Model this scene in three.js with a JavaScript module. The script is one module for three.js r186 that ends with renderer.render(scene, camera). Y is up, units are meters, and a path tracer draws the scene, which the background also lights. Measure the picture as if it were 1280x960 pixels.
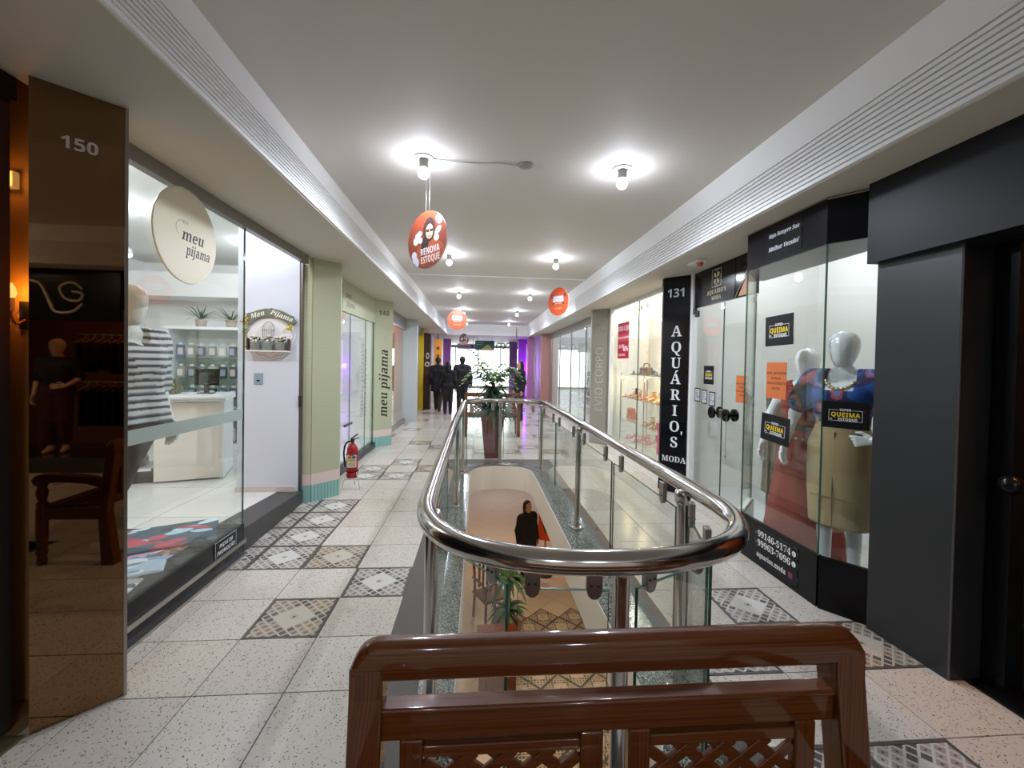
import * as THREE from 'three';
import { RoundedBoxGeometry } from 'three/addons/geometries/RoundedBoxGeometry.js';
import { mergeGeometries, mergeVertices } from 'three/addons/utils/BufferGeometryUtils.js';
import { RectAreaLightUniformsLib } from 'three/addons/lights/RectAreaLightUniformsLib.js';
import { FontLoader } from 'three/addons/loaders/FontLoader.js';
import { TextGeometry } from 'three/addons/geometries/TextGeometry.js';
import { Brush, Evaluator, SUBTRACTION } from 'three-bvh-csg';

RectAreaLightUniformsLib.init();
const scene = new THREE.Scene();
const renderer = new THREE.WebGLRenderer({ antialias: true });
renderer.toneMapping = THREE.LinearToneMapping;
renderer.toneMappingExposure = 0.15;
renderer.shadowMap.enabled = true;

// ---------------------------------------------------------------- camera
const EYE = 1.51;
const camera = new THREE.PerspectiveCamera(2 * Math.atan(480 / 540) * 180 / Math.PI, 1280 / 960, 0.05, 200);
camera.position.set(0, EYE, 0);
camera.rotation.set(-0.0172, -0.0788, 0.0185, 'YXZ');
camera.setViewOffset(1280, 960, 0, 15.7, 1280, 960);

// daylight beyond the far end window
scene.background = new THREE.Color(0.92, 0.97, 1.0);
scene.backgroundIntensity = 40;

// lamp settings: the bare ceiling bulbs of the hall (cool white), candela
const BULB_CD = 50, BULB_UP = 5, BULB_COLOR = 0xe9f0ff;
const bulbSpots = [];
for (const z of [2.85, -3.3, -6.17, -9.27, -12.4, -15.6]) for (const x of [-0.43, 1.09]) bulbSpots.push([x, z]);

// ---------------------------------------------------------------- small helpers
const PI = Math.PI;
let seed = 7;
const rnd = () => { seed = (seed * 1664525 + 1013904223) >>> 0; return seed / 4294967296; };
const rr = (a, b) => a + (b - a) * rnd();
const V = (x, y, z) => new THREE.Vector3(x, y, z);
const used = new Map();
function numbered(n) { const k = used.get(n) || 0; used.set(n, k + 1); return k ? n + '_' + String(k).padStart(3, '0') : n; }
function sh(o) { o.castShadow = true; o.receiveShadow = true; return o; }
function tag(o, label, category, group) { o.userData.label = label; o.userData.category = category; if (group) o.userData.group = group; return o; }
function thing(name, label, category, pos = [0, 0, 0], turn = 0, group) {
  const g = new THREE.Group(); g.name = numbered(name); g.position.set(...pos); g.rotation.y = turn;
  tag(g, label, category, group); scene.add(g); return g;
}
const cleanAttr = g => { for (const k of Object.keys(g.attributes)) if (!['position', 'normal', 'uv', 'color'].includes(k)) g.deleteAttribute(k); return g; };
function merge(list) {
  if (!Array.isArray(list)) return list;
  if (list.length === 1) return list[0];
  const col = list.some(g => g.attributes.color);
  const l = list.map(g => { g = cleanAttr(g.index ? g.toNonIndexed() : g); if (!g.attributes.uv) g.setAttribute('uv', new THREE.BufferAttribute(new Float32Array(g.attributes.position.count * 2), 2)); if (!col) g.deleteAttribute('color'); return g; });
  return mergeGeometries(l);
}
function part(name, geo, mat, parent, label) { const m = sh(new THREE.Mesh(merge(geo), mat)); m.name = name; if (label) m.userData.label = label; parent.add(m); return m; }
function solo(name, geo, mat, label, category, group) { const m = sh(new THREE.Mesh(merge(geo), mat)); m.name = numbered(name); tag(m, label, category, group); scene.add(m); return m; }
function struct(name, geo, mat, label, category) { const m = sh(new THREE.Mesh(merge(geo), mat)); m.name = numbered(name); m.userData.kind = 'structure'; if (label) m.userData.label = label; m.userData.category = category || name.split('_')[0]; scene.add(m); return m; }
function structGroup(name, label, category) { const m = new THREE.Group(); m.name = numbered(name); m.userData.kind = 'structure'; m.userData.label = label; m.userData.category = category || name.split('_')[0]; scene.add(m); return m; }
const box = (w, h, d, x = 0, y = 0, z = 0) => new THREE.BoxGeometry(w, h, d).translate(x, y, z);
const bx = (x0, x1, y0, y1, z0, z1) => box(x1 - x0, y1 - y0, z1 - z0, (x0 + x1) / 2, (y0 + y1) / 2, (z0 + z1) / 2);
const rbox = (w, h, d, r, x = 0, y = 0, z = 0, s = 2) => new RoundedBoxGeometry(w, h, d, s, Math.min(r, w / 2.01, h / 2.01, d / 2.01)).translate(x, y, z);
const cyl = (r0, r1, h, x = 0, y = 0, z = 0, s = 20) => new THREE.CylinderGeometry(r1, r0, h, s).translate(x, y, z);
const ball = (r, x = 0, y = 0, z = 0, s = 16) => new THREE.SphereGeometry(r, s, Math.max(6, s / 2 | 0)).translate(x, y, z);
const lathe = (pts, s = 24) => new THREE.LatheGeometry(pts.map(p => new THREE.Vector2(p[0], p[1])), s);
function rod(a, b, r, s = 10, r2 = r) {
  const A = V(...a), B = V(...b), d = B.clone().sub(A), L = d.length();
  const g = new THREE.CylinderGeometry(r2, r, L, s); g.translate(0, L / 2, 0);
  g.applyQuaternion(new THREE.Quaternion().setFromUnitVectors(V(0, 1, 0), d.normalize())); return g.translate(a[0], a[1], a[2]);
}
function tube(pts, r, seg = 40, rad = 10, closed = false) {
  const c = new THREE.CatmullRomCurve3(pts.map(p => V(...p)), closed); return new THREE.TubeGeometry(c, seg, r, rad, closed);
}
// plan polygon [[x,z],...] raised from y0 to y1
function prism(pts, y0, y1, holes = []) {
  const s = new THREE.Shape(pts.map(p => new THREE.Vector2(p[0], -p[1])));
  for (const h of holes) s.holes.push(new THREE.Path(h.map(p => new THREE.Vector2(p[0], -p[1]))));
  return new THREE.ExtrudeGeometry(s, { depth: y1 - y0, bevelEnabled: false, curveSegments: 6 }).rotateX(-PI / 2).translate(0, y0, 0);
}
// upright slab between plan points a and b, from y0 to y1, thickness t (centred)
function slab(a, b, y0, y1, t) {
  const dx = b[0] - a[0], dz = b[1] - a[1], L = Math.hypot(dx, dz);
  return box(L, y1 - y0, t).rotateY(-Math.atan2(dz, dx)).translate((a[0] + b[0]) / 2, (y0 + y1) / 2, (a[1] + b[1]) / 2);
}
// outline in the xy plane, pushed out by d towards +z with rounded edges
function plate(pts, d, bevel = 0) {
  const s = new THREE.Shape(pts.map(p => new THREE.Vector2(p[0], p[1])));
  return new THREE.ExtrudeGeometry(s, { depth: Math.max(0.0005, d - 2 * bevel), bevelEnabled: bevel > 0, bevelSize: bevel, bevelThickness: bevel, bevelSegments: 2, curveSegments: 10 }).translate(0, 0, bevel);
}
// stack of elliptical rings [y, rx, rz, cx, cz] closed at both ends
function rings(list, seg = 28, wob = null) {
  const pos = [], uv = [], idx = [];
  list.forEach(([y, rx, rz, cx = 0, cz = 0], i) => {
    for (let k = 0; k <= seg; k++) { const a = k / seg * PI * 2; const w = wob ? wob(a, y, i) : 1; pos.push(cx + Math.sin(a) * rx * w, y, cz + Math.cos(a) * rz * w); uv.push(k / seg, y); }
  });
  const n = list.length, s1 = seg + 1;
  for (let i = 0; i < n - 1; i++) for (let k = 0; k < seg; k++) { const a = i * s1 + k, b = a + 1, c = a + s1, d = c + 1; idx.push(a, b, d, a, d, c); }
  for (const [i, f] of [[0, 1], [n - 1, 0]]) {
    const c = pos.length / 3; pos.push(list[i][3] || 0, list[i][0], list[i][4] || 0); uv.push(.5, list[i][0]);
    for (let k = 0; k < seg; k++) { const a = i * s1 + k, b = a + 1; f ? idx.push(c, b, a) : idx.push(c, a, b); }
  }
  const g = new THREE.BufferGeometry(); g.setAttribute('position', new THREE.Float32BufferAttribute(pos, 3)); g.setAttribute('uv', new THREE.Float32BufferAttribute(uv, 2));
  g.setIndex(idx); g.computeVertexNormals(); return g;
}
// ---- implicit bodies: bones [ax,ay,az, bx,by,bz, ra, rb] joined smoothly, meshed with surface nets
function boneField(bones, k) {
  return (x, y, z) => {
    let d = 1e9;
    for (const b of bones) {
      const ux = b[3] - b[0], uy = b[4] - b[1], uz = b[5] - b[2], px = x - b[0], py = y - b[1], pz = z - b[2];
      const L = ux * ux + uy * uy + uz * uz; let t = L > 1e-9 ? (px * ux + py * uy + pz * uz) / L : 0; t = t < 0 ? 0 : t > 1 ? 1 : t;
      const q = Math.hypot(px - ux * t, py - uy * t, pz - uz * t) - (b[6] + (b[7] - b[6]) * t);
      const h = Math.max(0, Math.min(1, .5 + .5 * (d - q) / k)); d = d + (q - d) * h - k * h * (1 - h);
    }
    return d;
  };
}
function nets(f, lo, hi, cell) {
  const nx = Math.ceil((hi[0] - lo[0]) / cell) + 1, ny = Math.ceil((hi[1] - lo[1]) / cell) + 1, nz = Math.ceil((hi[2] - lo[2]) / cell) + 1;
  const F = new Float32Array(nx * ny * nz), I = (i, j, k) => (k * ny + j) * nx + i;
  for (let k = 0; k < nz; k++) for (let j = 0; j < ny; j++) for (let i = 0; i < nx; i++) F[I(i, j, k)] = f(lo[0] + i * cell, lo[1] + j * cell, lo[2] + k * cell);
  const id = new Int32Array(nx * ny * nz).fill(-1), pos = [], idx = [];
  for (let k = 0; k < nz - 1; k++) for (let j = 0; j < ny - 1; j++) for (let i = 0; i < nx - 1; i++) {
    let m = 0, sx = 0, sy = 0, sz = 0, c = 0;
    const v = []; for (let q = 0; q < 8; q++) { v[q] = F[I(i + (q & 1), j + (q >> 1 & 1), k + (q >> 2))]; if (v[q] < 0) m |= 1 << q; }
    if (m === 0 || m === 255) continue;
    for (let a = 0; a < 8; a++) for (const bit of [1, 2, 4]) { const b = a | bit; if (b === a || (v[a] < 0) === (v[b] < 0)) continue; const t = v[a] / (v[a] - v[b]); sx += (a & 1) + (bit === 1 ? t : 0); sy += (a >> 1 & 1) + (bit === 2 ? t : 0); sz += (a >> 2) + (bit === 4 ? t : 0); c++; }
    id[I(i, j, k)] = pos.length / 3; pos.push(lo[0] + (i + sx / c) * cell, lo[1] + (j + sy / c) * cell, lo[2] + (k + sz / c) * cell);
  }
  const quad = (a, b, c, d, flip) => { if (a < 0 || b < 0 || c < 0 || d < 0) return; flip ? idx.push(a, c, b, a, d, c) : idx.push(a, b, c, a, c, d); };
  for (let k = 1; k < nz - 1; k++) for (let j = 1; j < ny - 1; j++) for (let i = 1; i < nx - 1; i++) {
    const s = F[I(i, j, k)] < 0;
    if (s !== (F[I(i + 1, j, k)] < 0)) quad(id[I(i, j - 1, k - 1)], id[I(i, j, k - 1)], id[I(i, j, k)], id[I(i, j - 1, k)], !s);
    if (s !== (F[I(i, j + 1, k)] < 0)) quad(id[I(i - 1, j, k - 1)], id[I(i - 1, j, k)], id[I(i, j, k)], id[I(i, j, k - 1)], !s);
    if (s !== (F[I(i, j, k + 1)] < 0)) quad(id[I(i - 1, j - 1, k)], id[I(i, j - 1, k)], id[I(i, j, k)], id[I(i - 1, j, k)], !s);
  }
  const g = new THREE.BufferGeometry(); g.setAttribute('position', new THREE.Float32BufferAttribute(pos, 3)); g.setIndex(idx); g.computeVertexNormals(); return g;
}
function boneMesh(bones, k, cell, cut = null) {
  const lo = [1e9, 1e9, 1e9], hi = [-1e9, -1e9, -1e9];
  for (const b of bones) { const r = Math.max(b[6], b[7]) + k * .5 + cell * 2; for (let a = 0; a < 3; a++) { lo[a] = Math.min(lo[a], b[a] - r, b[a + 3] - r); hi[a] = Math.max(hi[a], b[a] + r, b[a + 3] + r); } }
  const f = boneField(bones, k); return nets(cut ? (x, y, z) => cut(f(x, y, z), x, y, z) : f, lo, hi, cell);
}
function colorBy(g, fn) {   // vertex colours from a function of position
  const p = g.attributes.position, c = new Float32Array(p.count * 3), t = new THREE.Color();
  for (let i = 0; i < p.count; i++) { fn(p.getX(i), p.getY(i), p.getZ(i), t); c[i * 3] = t.r; c[i * 3 + 1] = t.g; c[i * 3 + 2] = t.b; }
  g.setAttribute('color', new THREE.BufferAttribute(c, 3)); return g;
}
const hash = (x, y, z) => { const s = Math.sin(x * 127.1 + y * 311.7 + z * 74.7) * 43758.5453; return s - Math.floor(s); };
function noise(x, y, z) {
  const i = Math.floor(x), j = Math.floor(y), k = Math.floor(z), a = x - i, b = y - j, c = z - k, s = t => t * t * (3 - 2 * t), u = s(a), v = s(b), w = s(c);
  const L = (p, q, t) => p + (q - p) * t;
  return L(L(L(hash(i, j, k), hash(i + 1, j, k), u), L(hash(i, j + 1, k), hash(i + 1, j + 1, k), u), v), L(L(hash(i, j, k + 1), hash(i + 1, j, k + 1), u), L(hash(i, j + 1, k + 1), hash(i + 1, j + 1, k + 1), u), v), w);
}
// ---- drawn surfaces
function canvasTex(w, h, draw, rep) {
  const c = document.createElement('canvas'); c.width = w; c.height = h; const g = c.getContext('2d'); draw(g, w, h);
  const t = new THREE.CanvasTexture(c); t.colorSpace = THREE.SRGBColorSpace; if (rep) { t.wrapS = t.wrapT = THREE.RepeatWrapping; t.repeat.set(rep[0], rep[1]); } return t;
}
const std = (color, roughness = .6, metalness = 0, more = {}) => new THREE.MeshStandardMaterial({ color, roughness, metalness, ...more });
const phy = o => new THREE.MeshPhysicalMaterial(o);
function print(parent, name, w, h, pw, ph, draw, pos, turn = 0, opt = {}) {   // a flat printed sheet with a little thickness
  const mat = phy({ color: 0xffffff, roughness: opt.rough ?? .5, specularIntensity: .4, map: canvasTex(pw, ph, draw) });
  const g = new THREE.BoxGeometry(w, h, opt.t ?? .003);
  const m = sh(new THREE.Mesh(g, mat)); m.position.set(...pos); m.rotation.y = turn; if (opt.tilt) m.rotation.z = opt.tilt;
  if (opt.label && !parent) { m.name = numbered(name); tag(m, opt.label, opt.cat, opt.group); scene.add(m); } else { m.name = name; if (opt.label) m.userData.label = opt.label; parent.add(m); }
  return m;
}
const font = await new FontLoader().loadAsync('fonts/droid/droid_sans_bold.typeface.json');
function letters(str, size, depth) { const g = new TextGeometry(str, { font, size, depth, curveSegments: 4, bevelEnabled: false }); g.computeBoundingBox(); const b = g.boundingBox; g.translate(-(b.min.x + b.max.x) / 2, -(b.min.y + b.max.y) / 2, 0); return g; }
function txt(g, s, x, y, font, color, align = 'center', spacing) { g.font = font; g.fillStyle = color; g.textAlign = align; g.textBaseline = 'middle'; spacing ? g.fillText(s, x, y, spacing) : g.fillText(s, x, y); }

// ---------------------------------------------------------------- materials
const M = {};
M.ceil = std(0xd6d1ca, .7);
M.fascia = std(0xf8f8f8, .5);
M.soffit = std(0xcbc5b8, .75);
M.white = std(0xe6e6e4, .6);
M.whiteGloss = std(0xeceef0, .25);
M.cream = std(0xdcd2c2, .7);
M.black = phy({ color: 0x0d0d0f, roughness: .22, specularIntensity: .4 });
M.blackMatte = phy({ color: 0x161617, roughness: .5, specularIntensity: .4 });
M.chrome = std(0xc9c6c2, .13, 1);
M.steel = std(0xa9a6a1, .3, 1);
M.darkMetal = std(0x4a4a4a, .35, .8);
M.glass = phy({ color: 0xfbfefc, roughness: 0, transmission: 1, thickness: 0, ior: 1.5 });
M.glassEdge = std(0x2e5a4c, .15);
M.frost = phy({ color: 0xbccac3, roughness: .6, transmission: .55, thickness: 0 });
M.grout = std(0x5d5852, .9);
// ---------------------------------------------------------------- floor, void, ceiling
function stadium(cx, hw, zn, zf, e, n = 2.5, seg = 14) {   // long opening with rounded ends, plan points
  const p = [];
  for (let i = 0; i <= seg; i++) { const a = i / seg * PI; const c = Math.cos(a), s = Math.sin(a); p.push([cx + hw * Math.sign(c) * Math.abs(c) ** (2 / n), zn - e + e * s ** (2 / n)]); }
  for (let i = 0; i <= seg; i++) { const a = PI + i / seg * PI; const c = Math.cos(a), s = -Math.sin(a); p.push([cx + hw * Math.sign(c) * Math.abs(c) ** (2 / n), zf + e - e * Math.max(0, s) ** (2 / n)]); }
  return p.filter((q, i, l) => !i || Math.hypot(q[0] - l[i - 1][0], q[1] - l[i - 1][1]) > 1e-4);
}
const voidIn = stadium(.355, .44, -1.42, -6.37, .44), voidOut = stadium(.39, .64, -1.2, -6.57, .62);
const inPoly = (x, z, P) => { let c = false; for (let i = 0, j = P.length - 1; i < P.length; j = i++) if ((P[i][1] > z) !== (P[j][1] > z) && x < (P[j][0] - P[i][0]) * (z - P[i][1]) / (P[j][1] - P[i][1]) + P[i][0]) c = !c; return c; };

// terrazzo with chips; variants by offset
const terr = (base, chip, n, seedv) => canvasTex(1024, 1024, (g, w, h) => {
  seed = seedv; g.fillStyle = base; g.fillRect(0, 0, w, h);
  for (let i = 0; i < 9000; i++) { const v = rr(-14, 14) | 0; g.fillStyle = v > 0 ? `rgba(255,250,240,${v / 70})` : `rgba(70,60,50,${-v / 90})`; g.fillRect(rnd() * w, rnd() * h, rr(2, 7), rr(2, 7)); }
  for (let i = 0; i < n; i++) {
    const x = rnd() * w, y = rnd() * h, a = rnd() * PI, L = rr(3, 9), t = rr(1.5, 3.6); g.save(); g.translate(x, y); g.rotate(a);
    g.fillStyle = chip[i % chip.length]; g.beginPath(); g.moveTo(-L, 0); g.lineTo(-L * .3, -t); g.lineTo(L, -t * .3); g.lineTo(L * .5, t); g.closePath(); g.fill(); g.restore();
  }
});
const terrTex = terr('#c9c1b6', ['rgba(70,62,55,.85)', 'rgba(105,95,85,.7)', 'rgba(50,46,44,.8)', 'rgba(150,140,128,.6)'], 1700, 11);
M.tiles = [0, 1, 2, 3, 4].map(i => { const t = terrTex.clone(); t.wrapS = t.wrapT = THREE.RepeatWrapping; t.repeat.set(.5, .5); t.offset.set([0, .5, .23, .71, .37][i], [0, .5, .61, .18, .83][i]); return std([0xffffff, 0xfaf8f4, 0xfdfcfb, 0xf6f4f2, 0xffffff][i], .2, 0, { map: t }); });
const decoDraw = (warm) => (g, w, h) => {
  const N = w; const bg = warm ? '#b3a797' : '#bdb7b0', cellA = warm ? '#8d7d6c' : '#958b84', cellB = warm ? '#998a78' : '#a39a92', dark = '#5b5550', line = warm ? '#b9ad9d' : '#bfb9b2';
  g.fillStyle = bg; g.fillRect(0, 0, N, N);
  const pitch = .1666;
  for (let ia = -9; ia <= 9; ia++) for (let ib = -9; ib <= 9; ib++) {
    const a = (ia + .5) * pitch, b = (ib + .5) * pitch, u = (a + b) / 2, v = (a - b) / 2;
    if (Math.max(Math.abs(a), Math.abs(b)) < .34) continue; if (Math.abs(u) > .58 || Math.abs(v) > .58) continue;
    const q = .42 * pitch; const P = [[a - q, b - q], [a + q, b - q], [a + q, b + q], [a - q, b + q]].map(([A, B]) => [((A + B) / 2 + .5) * N, ((A - B) / 2 + .5) * N]);
    const isDark = (Math.abs(u) > .3 && Math.abs(v) < .13) || (Math.abs(v) > .3 && Math.abs(u) < .13);
    g.fillStyle = isDark ? dark : ((ia + ib) & 1 ? cellA : cellB); g.beginPath(); P.forEach((p, i) => i ? g.lineTo(p[0], p[1]) : g.moveTo(p[0], p[1])); g.closePath(); g.fill();
    g.strokeStyle = line; g.lineWidth = N * .008; g.stroke();
    if (!isDark) { g.fillStyle = '#4f4741'; g.fillRect((u + .5) * N - N * .012, (v + .5) * N - N * .012, N * .024, N * .024); }
  }
  g.fillStyle = warm ? '#b9ae9e' : '#c9c5bf'; g.beginPath(); g.moveTo(N * .5, N * .17); g.lineTo(N * .83, N * .5); g.lineTo(N * .5, N * .83); g.lineTo(N * .17, N * .5); g.closePath(); g.fill();
  g.strokeStyle = '#8d847b'; g.lineWidth = N * .012; g.beginPath(); g.arc(N / 2, N / 2, N * .05, 0, 7); g.stroke(); g.fillStyle = '#5a524b'; g.beginPath(); g.arc(N / 2, N / 2, N * .025, 0, 7); g.fill();
  seed = 5; for (let i = 0; i < 1200; i++) { g.fillStyle = `rgba(60,50,45,${rr(.03, .16)})`; g.fillRect(rnd() * N, rnd() * N, rr(1, 4), rr(1, 4)); }
};
M.deco = [std(0xffffff, .22, 0, { map: canvasTex(512, 512, decoDraw(false)) }), std(0xffffff, .22, 0, { map: canvasTex(512, 512, decoDraw(true)) })];
M.strip = std(0x55514c, .3);

const ZB = 5.0, ZE = -27;     // hall ends behind the camera and far ahead
const floor = struct('floor', prism([[-5.6, ZB], [5.6, ZB], [5.6, ZE], [-5.6, ZE]], -.34, -.02, [voidIn]), M.cream, 'pale speckled tile floor of the upper gallery', 'floor');
part('grout_bed', prism([[-1.9, ZB], [2.7, ZB], [2.7, -8.8], [-1.9, -8.8]], -.02, -.004, [voidOut]), M.grout, floor);
const T = .4, X0 = -.453, Z0 = -2.408;
const tileGeo = new RoundedBoxGeometry(T - .005, .016, T - .005, 1, .002).translate(0, -.008, 0);
{ const p = tileGeo.attributes.position, uv = tileGeo.attributes.uv; for (let i = 0; i < p.count; i++) uv.setXY(i, p.getX(i) / T + .5, p.getZ(i) / T + .5); }
const decoGeo = tileGeo.clone().scale(.925, 1, .925);
const frameGeo = merge([box(T - .004, .015, .013, 0, -.0075, T / 2 - .0085), box(T - .004, .015, .013, 0, -.0075, -T / 2 + .0085), box(.013, .015, T - .03, T / 2 - .0085, -.0075, 0), box(.013, .015, T - .03, -T / 2 + .0085, -.0075, 0)]);
const decoAt = new Map([[-2, 0, 1], [-1, 1, 0], [-2, 2, 1], [-3, 2, 0], [-3, 3, 0], [-3, 4, 0], [-3, 5, 0], [-4, 2, 0], [-4, 3, 0], [-4, 4, 0], [-4, 5, 0], [-2, 8, 0], [-2, 10, 0], [-1, 9, 1], [-3, 8, 0], [-3, 9, 0], [-1, 13, 1], [-2, 14, 1], [0, 13, 1], [6, -1, 1], [4, -1, 0], [5, -3, 0], [4, -3, 0], [5, 0, 0], [2, 12, 1], [3, 13, 1], [4, 12, 1], [1, 12, 1]].map(d => [d[0] + ',' + d[1], d[2]]));
const csg = new Evaluator(); csg.useGroups = false; csg.attributes = ['position', 'normal', 'uv'];
const cutter = new Brush(prism(voidOut, -.1, .1)); cutter.updateMatrixWorld();
let tn = 0;
for (let j = -9; j <= 15; j++) for (let i = -4; i <= 7; i++) {
  const x0 = X0 + i * T, z1 = Z0 - j * T, cx = x0 + T / 2, cz = z1 - T / 2;
  let ins = 0, tot = 0; for (let a = 0; a <= 4; a++) for (let b = 0; b <= 4; b++) { tot++; if (inPoly(x0 + a * T / 4, z1 - b * T / 4, voidOut)) ins++; }
  if (ins === tot || cz > 1.3) continue;
  const d = decoAt.get(i + ',' + j); const isD = d !== undefined && !ins;
  let g = isD ? decoGeo : tileGeo, mat = isD ? M.deco[d] : M.tiles[(i * 7 + j * 3 + 400) % 5];
  let m;
  if (ins) { const b = new Brush(g.index ? g.toNonIndexed() : g); b.position.set(cx, 0, cz); b.updateMatrixWorld(); const r = csg.evaluate(b, cutter, SUBTRACTION); cleanAttr(r.geometry); m = new THREE.Mesh(r.geometry, mat); m.position.set(0, 0, 0); if (!r.geometry.attributes.position.count) continue; r.geometry.translate(0, 0, 0); }
  else { m = new THREE.Mesh(g, mat); m.position.set(cx, 0, cz); m.rotation.y = isD ? 0 : (((i * 5 + j * 3) % 4) + 4) % 4 * PI / 2; }
  m.name = tn ? 'tile_' + String(tn).padStart(3, '0') : 'tile'; tn++; sh(m); floor.add(m);
  if (isD) { const f = sh(new THREE.Mesh(frameGeo, M.strip)); f.position.set(cx, -.0002, cz); f.name = 'tile_border'; floor.add(f); }
}
// farther floor: joints too fine to pick apart
{
  const t = canvasTex(1024, 1024, (g, w, h) => {
    seed = 21; g.fillStyle = '#cdc5ba'; g.fillRect(0, 0, w, h);
    for (let i = 0; i < 4; i++) for (let j = 0; j < 4; j++) { const v = rr(-7, 7) | 0; g.fillStyle = `rgb(${203 + v},${195 + v},${184 + v})`; g.fillRect(i * 256 + 2, j * 256 + 2, 252, 252); if ((i * 3 + j * 5) % 7 === 1) { g.fillStyle = '#8f867c'; g.fillRect(i * 256 + 16, j * 256 + 16, 224, 224); g.fillStyle = '#cfc9c0'; g.beginPath(); g.moveTo(i * 256 + 128, j * 256 + 40); g.lineTo(i * 256 + 216, j * 256 + 128); g.lineTo(i * 256 + 128, j * 256 + 216); g.lineTo(i * 256 + 40, j * 256 + 128); g.fill(); } }
    g.strokeStyle = '#6a635b'; g.lineWidth = 3; for (let i = 0; i <= 4; i++) { g.beginPath(); g.moveTo(i * 256, 0); g.lineTo(i * 256, h); g.moveTo(0, i * 256); g.lineTo(w, i * 256); g.stroke(); }
    for (let i = 0; i < 3000; i++) { g.fillStyle = 'rgba(70,62,55,.5)'; g.fillRect(rnd() * w, rnd() * h, rr(2, 5), rr(1, 3)); }
  });
  t.wrapS = t.wrapT = THREE.RepeatWrapping;
  const g = new THREE.PlaneGeometry(4.6, 18.2).rotateX(-PI / 2).translate(.4, 0, -17.9); const p = g.attributes.position, uv = g.attributes.uv;
  for (let i = 0; i < p.count; i++) uv.setXY(i, (p.getX(i) - X0) / 1.6, (-p.getZ(i) + Z0) / 1.6);
  const m = part('far_paving', [g], std(0xffffff, .18, 0, { map: t }), floor); m.userData.kind = 'stuff';
  part('far_screed', bx(-1.9, 2.7, -.02, -.002, ZE, -8.8), M.grout, floor); part('near_screed', bx(-1.9, 2.7, -.004, -.001, 1.2, ZB), M.tiles[0], floor);
}
// granite kerb round the opening and the painted lining of the slab edge
const granTex = canvasTex(512, 512, (g, w, h) => { seed = 3; g.fillStyle = '#5f625e'; g.fillRect(0, 0, w, h); for (let i = 0; i < 9000; i++) { const v = rnd(); g.fillStyle = v < .45 ? 'rgba(28,32,31,.75)' : v < .8 ? 'rgba(140,145,138,.7)' : 'rgba(190,192,184,.8)'; g.beginPath(); g.ellipse(rnd() * w, rnd() * h, rr(2, 8), rr(1.5, 5), rnd() * 3, 0, 7); g.fill(); } });
granTex.wrapS = granTex.wrapT = THREE.RepeatWrapping; granTex.repeat.set(2.6, 2.6);
M.granite = std(0xffffff, .14, 0, { map: granTex });
struct('trim_1', prism(voidOut, -.02, .014, [voidIn]), M.granite, 'polished grey granite kerb round the floor opening', 'kerb');
struct('wall_opening', prism(stadium(.355, .45, -1.41, -6.38, .45), -.345, -.002, [stadium(.355, .435, -1.425, -6.365, .435)]), std(0xe6dccd, .6), 'cream painted edge of the slab round the opening', 'wall');

// ceiling in two fields with a joint, fluted fascias and the lower soffits along the shops
struct('ceiling', [bx(-1.5, 2.2, 3.04, 3.3, -7.60, ZB)], M.ceil, 'plain grey painted ceiling above the gallery', 'ceiling');
struct('ceiling', [bx(-1.5, 2.2, 3.045, 3.3, -17, -7.64)], M.ceil, 'plain grey ceiling field past the joint', 'ceiling');
struct('trim_2', [bx(-1.4, 2.1, 3.03, 3.06, -7.645, -7.595)], M.fascia, 'thin white cover strip across the ceiling joint', 'trim');
function fasciaGeo(side, z0, z1, fluted) {
  // section in the xy plane, from the soffit inner edge up to the ceiling
  const s = side < 0 ? { xb: -1.165, xt: -1.247, out: -1.82 } : { xb: 1.95, xt: 1.897, out: 2.52 };
  const at = t => [s.xb + (s.xt - s.xb) * t, 2.60 + .44 * t], nx = -side;
  const pts = [[s.out, 2.60], at(0)];
  if (fluted) { const n = 9, top = .6; pts.push([at(.03)[0] + nx * .006, at(0)[1]], [at(.03)[0] + nx * .006, at(.045)[1]]); for (let i = 0; i < n; i++) { const a = .05 + (top - .05) * i / n, st = (top - .05) / n; const A = at(a), B = at(a + st * .3), C = at(a + st * .36), D = at(a + st); pts.push([A[0] - nx * .016, A[1]], [B[0] - nx * .016, B[1]], [C[0] + nx * .002, C[1]], [D[0] + nx * .002, D[1]]); } pts.push(at(top + .01)); }
  pts.push(at(1), [s.xt, 3.3], [s.out, 3.3]);
  return new THREE.ExtrudeGeometry(new THREE.Shape(pts.map(p => new THREE.Vector2(p[0], p[1]))), { depth: z1 - z0, bevelEnabled: false }).translate(0, 0, z0);
}
struct('ceiling_left', fasciaGeo(-1, -8.6, ZB, true), M.fascia, 'fluted white fascia and soffit over the pale green shopfronts', 'ceiling');
struct('ceiling_left', fasciaGeo(-1, -17, -8.6, false), M.fascia, 'smooth white fascia over the far shops past the pyjama shop', 'ceiling');
struct('ceiling_right', fasciaGeo(1, -8.6, ZB, true), M.fascia, 'fluted white fascia and soffit over the black shopfronts', 'ceiling');
struct('ceiling_right', fasciaGeo(1, -17, -8.6, false), M.fascia, 'smooth white fascia over the far shops past the grey column', 'ceiling');
// soffit skins, a slightly warmer paint
struct('ceiling_left', bx(-1.82, -1.175, 2.592, 2.6, -17, ZB), M.soffit, 'beige soffit board over the left shopfronts'.replace('left ', 'pale green '), 'ceiling');
struct('ceiling_right', bx(1.965, 2.52, 2.592, 2.6, -17, ZB), M.soffit, 'beige soffit board over the black shopfronts', 'ceiling');
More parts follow.
